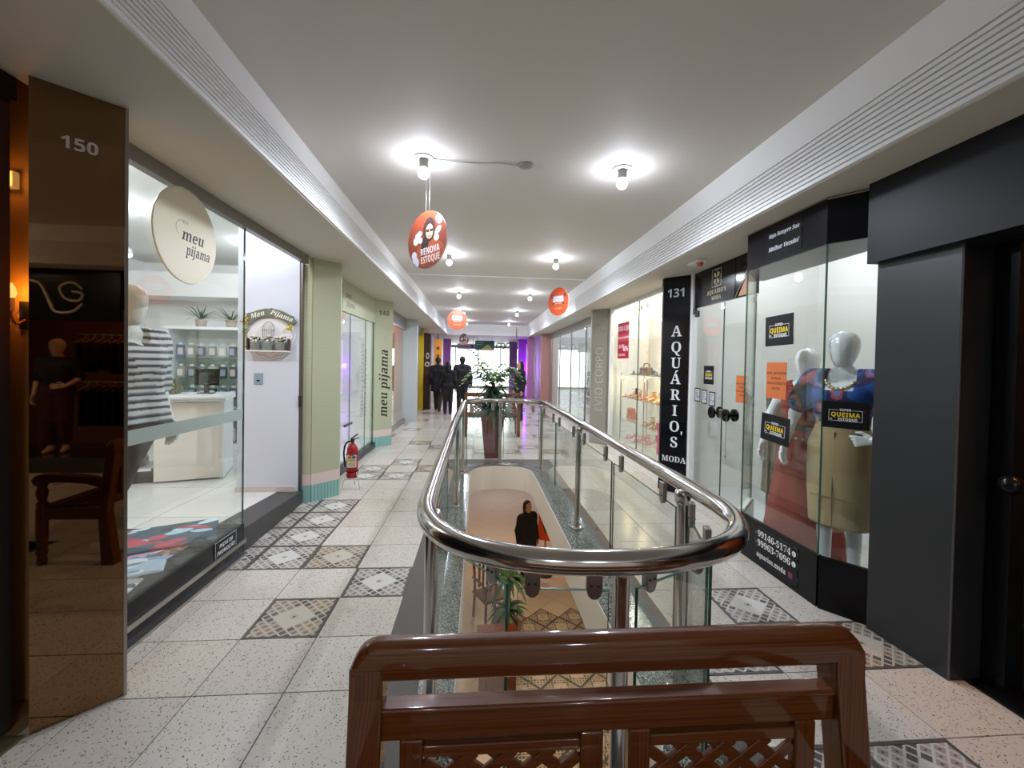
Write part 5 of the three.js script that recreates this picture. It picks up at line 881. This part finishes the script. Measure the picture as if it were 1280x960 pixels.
{
  const w = thing('shopfront', 'clear glass shopfront between the grey pillar and the dusty rose column', 'shopfront');
  part('frame', [bx(2.48, 2.54, 2.4, 2.592, -14.75, -8.3), bx(2.48, 2.54, 0, .1, -14.75, -8.3)], std(0x9d9992, .4, .4), w);
  for (let k = 0; k <= 4; k++) part('mullion', bx(2.49, 2.53, .1, 2.4, -14.75 + k * 1.6, -14.71 + k * 1.6), M.steel, w);
  for (let k = 0; k < 4; k++) part('glass_pane', bx(2.505, 2.512, .1, 2.4, -14.71 + k * 1.6, -14.75 + (k + 1) * 1.6), M.glass, w);
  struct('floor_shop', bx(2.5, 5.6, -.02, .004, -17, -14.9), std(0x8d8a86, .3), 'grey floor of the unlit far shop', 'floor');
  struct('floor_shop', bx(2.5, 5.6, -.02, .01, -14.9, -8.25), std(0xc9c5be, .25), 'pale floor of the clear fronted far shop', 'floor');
  struct('wall_far', bx(4.0, 4.1, 0, 3.1, -14.9, -8.25), M.white, 'white back wall of the clear fronted far shop', 'wall');
  struct('wall_far', bx(2.56, 5.6, 0, 3.1, -15.1, -14.9), M.white, 'white partition at the dusty rose column', 'wall');
  downlight(3.2, 3.09, -10, 'round downlight in the clear fronted far shop near the grey pillar', 26); downlight(3.2, 3.09, -13, 'round downlight in the clear fronted far shop near the rose column', 26);
  const s = thing('shelf_rack', 'white shelf rack of folded clothes in the clear fronted far shop', 'shelf rack', [3.5, .01, -12.6]); part('uprights', [bx(-.2, .2, 0, 1.3, -1, -.96), bx(-.2, .2, 0, 1.3, .96, 1)], M.white, s); for (let k = 0; k < 4; k++) part('shelf', bx(-.2, .2, .25 + k * .3, .27 + k * .3, -.96, .96), M.white, s);
  seed = 500; for (let k = 0; k < 4; k++) for (let j = 0; j < 4; j++) { const f = solo('folded_clothes', [rbox(.3, .05, .34, .014), rbox(.29, .045, .33, .014, 0, .048, 0), rbox(.285, .04, .32, .014, 0, .09, 0)], std([0x3a3d44, 0x8d8f92, 0x5a5f68, 0xb5b2ac][(k * 3 + j) % 4], .9), ['charcoal', 'silver grey', 'slate', 'oatmeal'][(k * 3 + j) % 4] + ' folded clothes on ' + ['the bottom', 'the second', 'the third', 'the top'][k] + ' shelf of the far white rack', 'clothes', 'folded clothes on the far rack'); f.position.set(3.5, .01 + .27 + k * .3 + .026, -13.3 + j * .46); }
  const m = thing('clothes_mannequin', 'dark clothed headless torso form beside the grey pillar', 'mannequin', [2.9, .01, -9.0], -1.2);
  const b = skeleton({}); part('body', boneMesh([...b.neck, ...b.torso, ...b.legL, ...b.legR], .035, .018), std(0x9a958c, .5), m); part('jacket', boneMesh(fat([...b.torso, ...b.armL, ...b.armR], .025), .04, .018, (d, x, y) => Math.max(d, .8 - y, y - 1.45)), cloth(0x14161a), m); part('trousers', boneMesh(fat([b.torso[5], ...b.legL.slice(0, 2), ...b.legR.slice(0, 2)], .03), .03, .018, (d, x, y) => Math.max(d, .06 - y, y - 1.0)), cloth(0x1f3b2c), m);
}
column('pillar', 'dusty rose column at the end of the clear glass shopfront', [2.2, -15.1], [2.45, -14.85], std(0xa0736c, .5));
{ // last front on that side: dark doorway, then purple lit columns
  const w = thing('shopfront', 'unlit shop doorway between the dusty rose and purple columns', 'shopfront');
  part('frame', [bx(2.48, 2.54, 2.3, 2.592, -17, -15.1), bx(2.46, 2.54, 0, 2.3, -16.1, -16.02), bx(2.46, 2.54, 0, 2.3, -17, -16.92)], M.steel, w);
  part('glass_pane', bx(2.5, 2.51, 0, 2.3, -16.92, -16.1), M.glass, w);
  for (const [z, c, lab, e, cx, cw] of [[-17.6, 0xb070a8, 'mauve column at the mouth of the far hall', 0, 2.13, .24], [-19.2, 0xb040e0, 'glowing purple column in the far hall', 1, 1.98, .42], [-22, 0x9a6ab0, 'lilac column near the daylight window', 0, 1.78, .4]].map(q => [q[0], q[1], q[2], q[3], q[4], q[5]])) {
    const t = thing('column', lab, 'column', [cx, 0, z]); part('shaft', rbox(cw, 2.6, .4, .01, 0, 1.305, 0), std(c, .5), t);
    if (e) { part('light_strip', rbox(.05, 2.3, .03, .005, .16, 1.25, .215), std(0xffffff, .4, 0, { emissive: new THREE.Color(0xd040ff), emissiveIntensity: 4 }), t); const L = new THREE.PointLight(0xb030ff, 9, 0, 2); L.position.set(.0, 1.3, .45); L.castShadow = true; L.shadow.radius = 5; t.add(L); }
  }
  struct('wall_far', bx(2.6, 2.7, 0, 2.62, ZE, -17), std(0xd8d2d4, .6), 'pale side wall of the far hall past the purple columns', 'wall');
}
// ---------------------------------------------------------------- far shops past the pyjama shop
{
  const t = thing('shopfront', 'grey glass shopfront between pier 148 and the pale grey column', 'shopfront');
  part('frame', [bx(-1.86, -1.80, 2.3, 2.592, -11.0, -8.06), bx(-1.86, -1.8, 0, .1, -11.0, -8.06), bx(-1.85, -1.8, 0, 2.592, -9.0, -8.94)], M.steel, t);
  part('glass_pane', bx(-1.835, -1.828, .1, 2.3, -8.94, -8.06), M.glass, t); part('glass_pane', bx(-1.835, -1.828, .1, 2.3, -11.0, -9.0), M.glass, t);
  struct('wall_far', bx(-2.6, -2.5, 0, 3.1, -11, -7.85), std(0xc4cacb, .5), 'grey backing wall behind the grey glass shopfront', 'wall');
  struct('floor_shop', bx(-5.6, -1.84, -.02, .01, -17, -7.85), std(0xb5b1aa, .3), 'grey floor of the far shops past pier 148', 'floor');
  downlight(-2.15, 3.09, -9.4, 'round downlight behind the grey glass shopfront', 9);
  const c = thing('pillar', 'pale grey column past the grey glass shopfront', 'pillar'); part('shaft', prism([[-1.88, -11.0], [-1.545, -11.12], [-1.545, -11.3], [-1.88, -11.3]], 0, 2.592), std(0xb6b9ba, .45), c);
  const s2 = thing('shopfront', 'warm lit shopfront between the pale grey and brown columns', 'shopfront'); part('back_panel', bx(-2.4, -2.35, 0, 2.6, -14, -11.3), std(0xc98a52, .6), s2); part('frame', [bx(-1.86, -1.8, 2.35, 2.592, -14, -11.3)], M.steel, s2); part('glass_pane', bx(-1.83, -1.822, .0, 2.35, -14, -11.3), M.glass, s2);
  downlight(-2.05, 3.09, -12.6, 'warm downlight in the shop before the brown column', 12, 0xffa860);
  const y = thing('pillar', 'yellow edged strip beside the dark brown column', 'pillar'); part('strip', bx(-1.88, -1.74, 0, 2.592, -14.2, -14.0), std(0xc9b41a, .5), y);
  const b = thing('pillar', 'dark brown column with white emblem marks', 'pillar'); part('shaft', bx(-1.74, -1.52, 0, 2.45, -14.35, -14.05), std(0x35190f, .5), b); part('emblem', [new THREE.TorusGeometry(.06, .018, 8, 20).translate(-1.63, 1.45, -14.04), new THREE.TorusGeometry(.05, .014, 8, 20).scale(.8, 1.6, 1).translate(-1.62, 1.72, -14.04)], std(0xd8cfc4, .5), b);
  const d = thing('shopfront', 'white panelled shopfront with a dark door closer past the brown column', 'shopfront'); part('panel', bx(-1.86, -1.8, 0, 2.592, -16.2, -14.35), std(0xcdbfb2, .5), d); part('door_closer', rbox(.04, .08, .4, .01, -1.78, 2.5, -15.3), M.darkMetal, d); part('door_leaf', rbox(.03, 2.1, .8, .01, -1.785, 1.05, -15.3), std(0xd9cfc8, .4), d);
  const o = thing('banner', 'orange vertical banner with dark marks near the far hall', 'banner', [-1.49, 1.5, -16.25]); part('cloth', rbox(.26, 1.75, .03, .006), std(0xd98a1e, .6), o); part('hanging_rod', rod([0, .87, 0], [0, 1.092, 0], .008, 6), M.darkMetal, o); part('marks', [box(.1, .1, .01, 0, .55, .02), box(.08, .12, .01, 0, .25, .02), box(.09, .09, .01, 0, -.05, .02)], std(0x5a3210, .6), o);
  const p = thing('column', 'purple panelled column at the orange banner end of the far hall', 'column', [-1.3, 0, -18.4]); part('shaft', rbox(.3, 2.5, .5, .01, 0, 1.26, 0), std(0x8a4a98, .5), p);
  struct('wall_far', bx(-1.95, -1.88, 0, 2.62, ZE, -16.9), std(0xdccac4, .6), 'pale side wall of the far hall past the orange banner', 'wall');
  struct('wall_far', bx(-5.6, -1.9, 0, 3.1, -17.1, -16.9), M.white, 'white partition past the orange banner', 'wall');
  struct('wall_far', bx(2.56, 5.6, 0, 3.1, -17.1, -16.9), M.white, 'white partition before the purple columns', 'wall');
}
// signs hung in the far hall
{
  const a = thing('hanging_sign', 'green and ochre printed sign hanging in the far hall', 'sign', atZ(606, 432, -18.6)); print(a, 'panel', .82, .42, 256, 140, (g, w, h) => { g.fillStyle = '#3d6a62'; g.fillRect(0, 0, w, h); g.fillStyle = '#b8a86a'; g.beginPath(); g.moveTo(60, h); g.lineTo(170, 50); g.lineTo(256, h); g.fill(); g.fillStyle = '#8fae9e'; g.fillRect(10, 20, 110, 14); g.fillRect(10, 50, 80, 10); }, [0, 0, 0], 0, { t: .03 }); part('rod', [rod([-.3, .2, 0], [-.3, 2.62 - a.position.y, 0], .008, 6), rod([.3, .2, 0], [.3, 2.62 - a.position.y, 0], .008, 6)], M.darkMetal, a);
  const b = thing('hanging_sign', 'pale grey sign with a round mark hanging in the far hall', 'sign', atZ(583, 433, -20)); print(b, 'panel', .84, .24, 256, 74, (g, w, h) => { g.fillStyle = '#c4c2c4'; g.fillRect(0, 0, w, h); g.fillStyle = '#7a6d76'; g.beginPath(); g.arc(210, 36, 26, 0, 7); g.fill(); g.fillStyle = '#8d8a8e'; g.fillRect(20, 30, 140, 14); }, [0, 0, 0], 0, { t: .03 }); part('rod', [rod([-.3, .1, 0], [-.3, 2.62 - b.position.y, 0], .008, 6), rod([.3, .1, 0], [.3, 2.62 - b.position.y, 0], .008, 6)], M.darkMetal, b);
  const c = thing('hanging_decoration', 'dark scrolled metal ornament hanging beside the green sign', 'decoration', atZ(627, 433, -18.6)); part('scrolls', [tube([[-.2, -.15, 0], [-.22, .05, 0], [-.1, .15, 0], [-.02, .02, 0], [-.12, -.04, 0]], .02, 30, 8), tube([[0, -.1, 0], [-.02, .1, 0], [.1, .12, 0], [.14, -.05, 0], [.05, -.12, 0]], .02, 30, 8), tube([[.14, -.1, 0], [.22, .1, 0], [.36, .16, 0]], .018, 20, 8)], std(0x4a4448, .5), c); part('wire', rod([0, .1, 0], [0, 2.62 - c.position.y, 0], .005, 5), M.darkMetal, c);
}
// ---------------------------------------------------------------- round sale mobiles
function mobile(label, p, turn, draw, dia = .45, top = 3.04) {
  const t = thing('hanging_disc', label, 'sale disc', p, turn); const r = dia / 2;
  part('board', cyl(r, r, .008, 0, 0, 0, 48).rotateX(PI / 2), std(0xd8d2ce, .6), t);
  const m = std(0xffffff, .45, 0, { map: canvasTex(512, 512, draw) });
  part('printed_face', new THREE.CircleGeometry(r, 48).translate(0, 0, .0048), m, t); part('printed_face', new THREE.CircleGeometry(r, 48).rotateY(PI).translate(0, 0, -.0048), m, t);
  part('string', [rod([-.02, r - .01, 0], [-.02, top - p[1], 0], .0006, 4), rod([.02, r - .01, 0], [.02, top - p[1], 0], .0006, 4)], std(0x8a8a88, .6), t); return t;
}
const photoDisc = (g, w, h) => {
  g.fillStyle = '#6e2d18'; g.fillRect(0, 0, w, h); g.fillStyle = '#8a4022'; g.beginPath(); g.ellipse(300, 380, 190, 120, 0, 0, 7); g.fill();
  g.fillStyle = '#2a1814'; g.beginPath(); g.ellipse(285, 170, 78, 110, .1, 0, 7); g.fill(); g.beginPath(); g.ellipse(230, 300, 46, 110, .3, 0, 7); g.fill();
  g.fillStyle = '#b98a72'; g.beginPath(); g.ellipse(290, 185, 48, 66, 0, 0, 7); g.fill(); g.fillStyle = '#20181a'; g.fillRect(246, 165, 40, 24); g.fillRect(296, 165, 40, 24); g.fillStyle = '#8d3a34'; g.fillRect(272, 222, 36, 9);
  g.fillStyle = '#b8bac6'; seed = 12; for (const [x, y] of [[130, 210], [170, 250], [110, 250], [160, 190], [400, 80], [420, 110], [400, 190], [380, 250], [100, 420], [130, 450], [90, 380]]) { g.beginPath(); g.ellipse(x, y, rr(26, 48), rr(20, 42), rnd() * 3, 0, 7); g.fill(); }
  g.save(); g.translate(300, 385); g.rotate(-.08); txt(g, 'RENOVA', 0, -34, 'bold 84px sans-serif', '#cfc4c2', 'center', 250); txt(g, 'ESTOQUE', 0, 40, 'bold 84px sans-serif', '#cfc4c2', 'center', 250); txt(g, 'LIQUIDAÇÃO', 0, 92, 'bold 26px sans-serif', '#3a1810'); g.restore();
};
const orangeDisc = (g, w, h) => { g.fillStyle = '#b0441f'; g.fillRect(0, 0, w, h); g.fillStyle = '#5a3530'; g.fillRect(70, 110, 60, 70); g.fillRect(390, 110, 60, 70); g.fillStyle = '#8d8a90'; g.fillRect(120, 150, 270, 110); txt(g, 'RENOVA', 256, 180, 'bold 60px sans-serif', '#d8d6d8'); txt(g, 'ESTOQUE', 256, 236, 'bold 60px sans-serif', '#d8d6d8'); g.fillStyle = '#3a2220'; g.fillRect(110, 270, 290, 40); txt(g, 'LIQUIDAÇÃO', 256, 290, 'bold 36px sans-serif', '#e8a890'); txt(g, 'até 50%', 256, 380, 'bold 50px sans-serif', '#e88a5e'); };
mobile('round sale disc with a woman in sunglasses hanging below the bulb', atZ(534, 300, -3.42), -.73, photoDisc, .445);
mobile('round orange sale disc facing the bench under the far ceiling', atZ(571.5, 400, -9.8), .05, orangeDisc, .44);
mobile('round orange sale disc turned partly away, near the fluted fascia', atZ(698, 377, -6.9), -.95, orangeDisc, .45);
mobile('small dark round sale disc beyond the orange one', atZ(580, 424.5, -15.5), .75, photoDisc, .44);
mobile('sale disc hanging edge on near the far bulbs', atZ(645.5, 419, -11.6), 1.42, photoDisc, .43);

// ---------------------------------------------------------------- wine planter with a palm, second bench, people
{
  const t = thing('potted_palm', 'tall wine red square planter with an arching palm at the railing end', 'plant', [.245, 0, -6.96]);
  const pot = new THREE.CylinderGeometry(.26, .165, .68, 4, 1).rotateY(PI / 4).translate(0, .34, 0).toNonIndexed(); pot.computeVertexNormals(); part('pot', pot, std(0x5c1426, .3), t); part('pot_rim', [rbox(.385, .03, .03, .006, 0, .67, .178), rbox(.385, .03, .03, .006, 0, .67, -.178), rbox(.03, .03, .385, .006, .178, .67, 0), rbox(.03, .03, .385, .006, -.178, .67, 0)], std(0x5c1426, .3), t); part('soil', box(.33, .01, .33, 0, .665, 0), std(0x2a1d14, .9), t);
  part('trunk', [rod([0, .66, 0], [.02, 1.2, 0], .03, 8, .022), rod([.02, .66, .03], [.07, .95, .03], .022, 8)], std(0x5a4a30, .8), t);
  seed = 600; const lm = std(0x4f6a32, .5, 0, { side: THREE.DoubleSide }), dm = std(0x24402c, .55, 0, { side: THREE.DoubleSide });
  for (let k = 0; k < 18; k++) { const a = k * 2.4 + .3, L = rr(.5, .68), up = rr(.9, 1.9), bend = rr(1.0, 1.6); const gs = []; const n = 9; for (let i = 1; i <= n; i++) { const q = i / n, r = L * q * .8, y = up * L * q - bend * L * q * q; for (const s of [-1, 1]) gs.push(blade(.2 * (1.15 - q), .026, .5, a + s * .75, .25).translate(Math.cos(a) * r, 1.18 + y, Math.sin(a) * r)); } gs.push(tube([0, .33, .66, 1].map(q => [Math.cos(a) * L * q * .8, 1.18 + up * L * q - bend * L * q * q, Math.sin(a) * L * q * .8]), .005, 12, 5)); part('frond', gs, lm, t); }
  const low = []; for (let k = 0; k < 70; k++) low.push(blade(rr(.22, .5), .03, rr(.4, 1.1), k * 2.4, rr(.4, 1.4)).translate(0, .68, 0)); part('lower_leaves', low, dm, t); const midl = []; for (let k = 0; k < 60; k++) midl.push(blade(rr(.2, .42), .034, rr(.6, 1.3), k * 2.4, rr(.2, 1.0)).translate(.02, rr(.9, 1.12), 0)); part('middle_leaves', midl, dm, t);
}
makeBench([.31, 0, -8.95], PI, 'dark wooden bench standing behind the wine red planter', false);
person([-1.24, 0, -13.7], PI - .1, .98, { label: 'person in a dark navy coat walking away along the brown column', jacket: 0x10131c, trousers: 0x2a2620, longCoat: true, hem: .62, bulk: .03, pose: { anL: [-.09, .1, -.25], knL: [-.09, .47, -.02], anR: [.09, .08, .18], knR: [.09, .48, .12] } });
person([-.86, 0, -12.7], PI, .90, { label: 'shorter dark haired person walking beside the one in the long coat', jacket: 0x17161b, trousers: 0x221c22, longHair: true, hem: .8, bulk: .03 });
person([-.46, 0, -12.9], PI + .1, 1.0, { label: 'taller person in a dark jacket walking with a shorter companion', jacket: 0x1c181c, trousers: 0x242024, hem: .72, bulk: .04, pose: { anL: [-.09, .08, .1], anR: [.1, .08, -.12] } });
person([1.12, 0, -11.5], -1.2, .93, { label: 'person in black behind the palm fronds beside the planter', jacket: 0x121116, trousers: 0x1a1920, longHair: true });
person([2.75, 0, -15.6], -1.3, .97, { label: 'person in black standing in the unlit far shop doorway', jacket: 0x121114, trousers: 0x141318, skin: 0xa87a5c });

// ---------------------------------------------------------------- storey below
{
  const W1 = person([1.09, LY, -8.95], .55, .96, { label: 'dark haired person in a black coat standing on the floor below', jacket: 0x0e0d10, trousers: 0x17161a, longHair: true, hem: .55, longCoat: true, bulk: .03 });
  const p = thing('sale_stand', 'orange sale poster stand on the floor below', 'poster stand', [1.5, LY, -9.1], -.35);
  part('board', plate([[-.16, .75], [.2, .75], [.13, 1.1], [-.02, 1.5], [-.14, 1.45]], .02, .003), std(0xe0531e, .5), p); part('figure_print', plate([[0, .9], [.07, .92], [.05, 1.2], [-.03, 1.3], [-.05, 1.05]], .004).translate(0, 0, .021), std(0x5a2a1a, .6), p); part('post', rod([0, 0, .0], [0, .76, .0], .02, 8), M.steel, p); part('foot', cyl(.16, .16, .02, 0, .01, 0, 24), M.darkMetal, p);
  const ch = thing('wooden_chair', 'tall backed brown wooden chair on the floor below', 'chair', [.30, LY, -7.55], .5);
  part('seat', rbox(.5, .05, .48, .01, 0, .45, 0), M.wood, ch); for (const [x, z] of [[-.22, .2], [.22, .2]]) part('leg', rod([x, 0, z], [x, .45, z], .025, 8), M.wood, ch); for (const x of [-.22, .22]) part('back_post', tube([[x, 0, -.24], [x, .5, -.2], [x, .9, -.24], [x, 1.15, -.3]], .025, 20, 8), M.wood, ch); part('back_slats', [-.12, -.04, .04, .12].map(x => rbox(.045, .55, .02, .005, x, .78, -.22)), M.wood, ch); part('top_rail', rbox(.5, .1, .03, .012, 0, 1.1, -.28), M.wood, ch); for (const x of [-.25, .25]) part('arm', tube([[x, .72, -.22], [x, .72, .1], [x, .66, .22], [x, .45, .2]], .022, 20, 8), M.wood, ch);
  const t = thing('potted_plant', 'dark leafy plant in a pot on the floor below, two tiers of leaves', 'plant', [.52, LY, -6.75]); part('pot', lathe([[0, 0], [.17, 0], [.22, .36], [.24, .36], [.24, .4], [.2, .4], [0, .38]]), std(0x6a4a32, .6), t); part('stem', rod([0, .38, 0], [.02, 1.15, 0], .022, 8), std(0x4a3d26, .8), t);
  seed = 700; const a = [], b = []; for (let k = 0; k < 34; k++) a.push(blade(rr(.3, .46), .035, rr(.7, 1.3), k * 2.4, rr(.3, 1.1)).translate(.02, 1.12, 0)); for (let k = 0; k < 34; k++) b.push(blade(rr(.28, .42), .035, rr(.6, 1.2), k * 2.4 + .4, rr(.3, 1.1)).translate(0, .62, 0)); const gm = std(0x2c5230, .5, 0, { side: THREE.DoubleSide }); part('upper_leaves', a, gm, t); part('lower_leaves', b, gm, t);
  const cb = thing('wooden_cabinet', 'brown slatted wooden cabinet on the floor below', 'cabinet', [.33, LY, -5.9]); part('body', rbox(.5, .75, .4, .01, 0, .375, 0), M.wood, cb); part('top', rbox(.56, .03, .46, .008, 0, .765, 0), M.wood, cb); for (let k = 0; k < 6; k++) part('slat', rbox(.05, .62, .015, .004, -.2 + k * .08, .38, .205), M.wood, cb);
  for (const [x, z, lab, c] of [[.3, -10.5, 'square ceiling light of the storey below near the person', 0xffe6cc], [1.6, -6, 'square ceiling light of the storey below over the patterned tiles', 0xffd9b0], [-.6, -4.0, 'square ceiling light of the storey below under the bench', 0xffe0bc], [.8, -14.5, 'square ceiling light at the far end of the storey below', 0xf2f0ff]]) {
    const l = thing('ceiling_light', lab, 'light', [x, -.36, z]); part('frame', rbox(.66, .03, .66, .005, 0, .005, 0), M.white, l); part('diffuser', box(.6, .01, .6, 0, -.014, 0), std(0xffffff, .5, 0, { emissive: new THREE.Color(c), emissiveIntensity: 10 }), l);
    const R = new THREE.RectAreaLight(c, 210, .6, .6); R.position.set(0, -.03, 0); R.rotation.x = -PI / 2; l.add(R);
  }
}
// ---------------------------------------------------------------- done
scene.traverse(o => { if (o.isLight && o.shadow) { o.shadow.mapSize.set(512, 512); o.shadow.bias = -.002; } });
renderer.render(scene, camera);
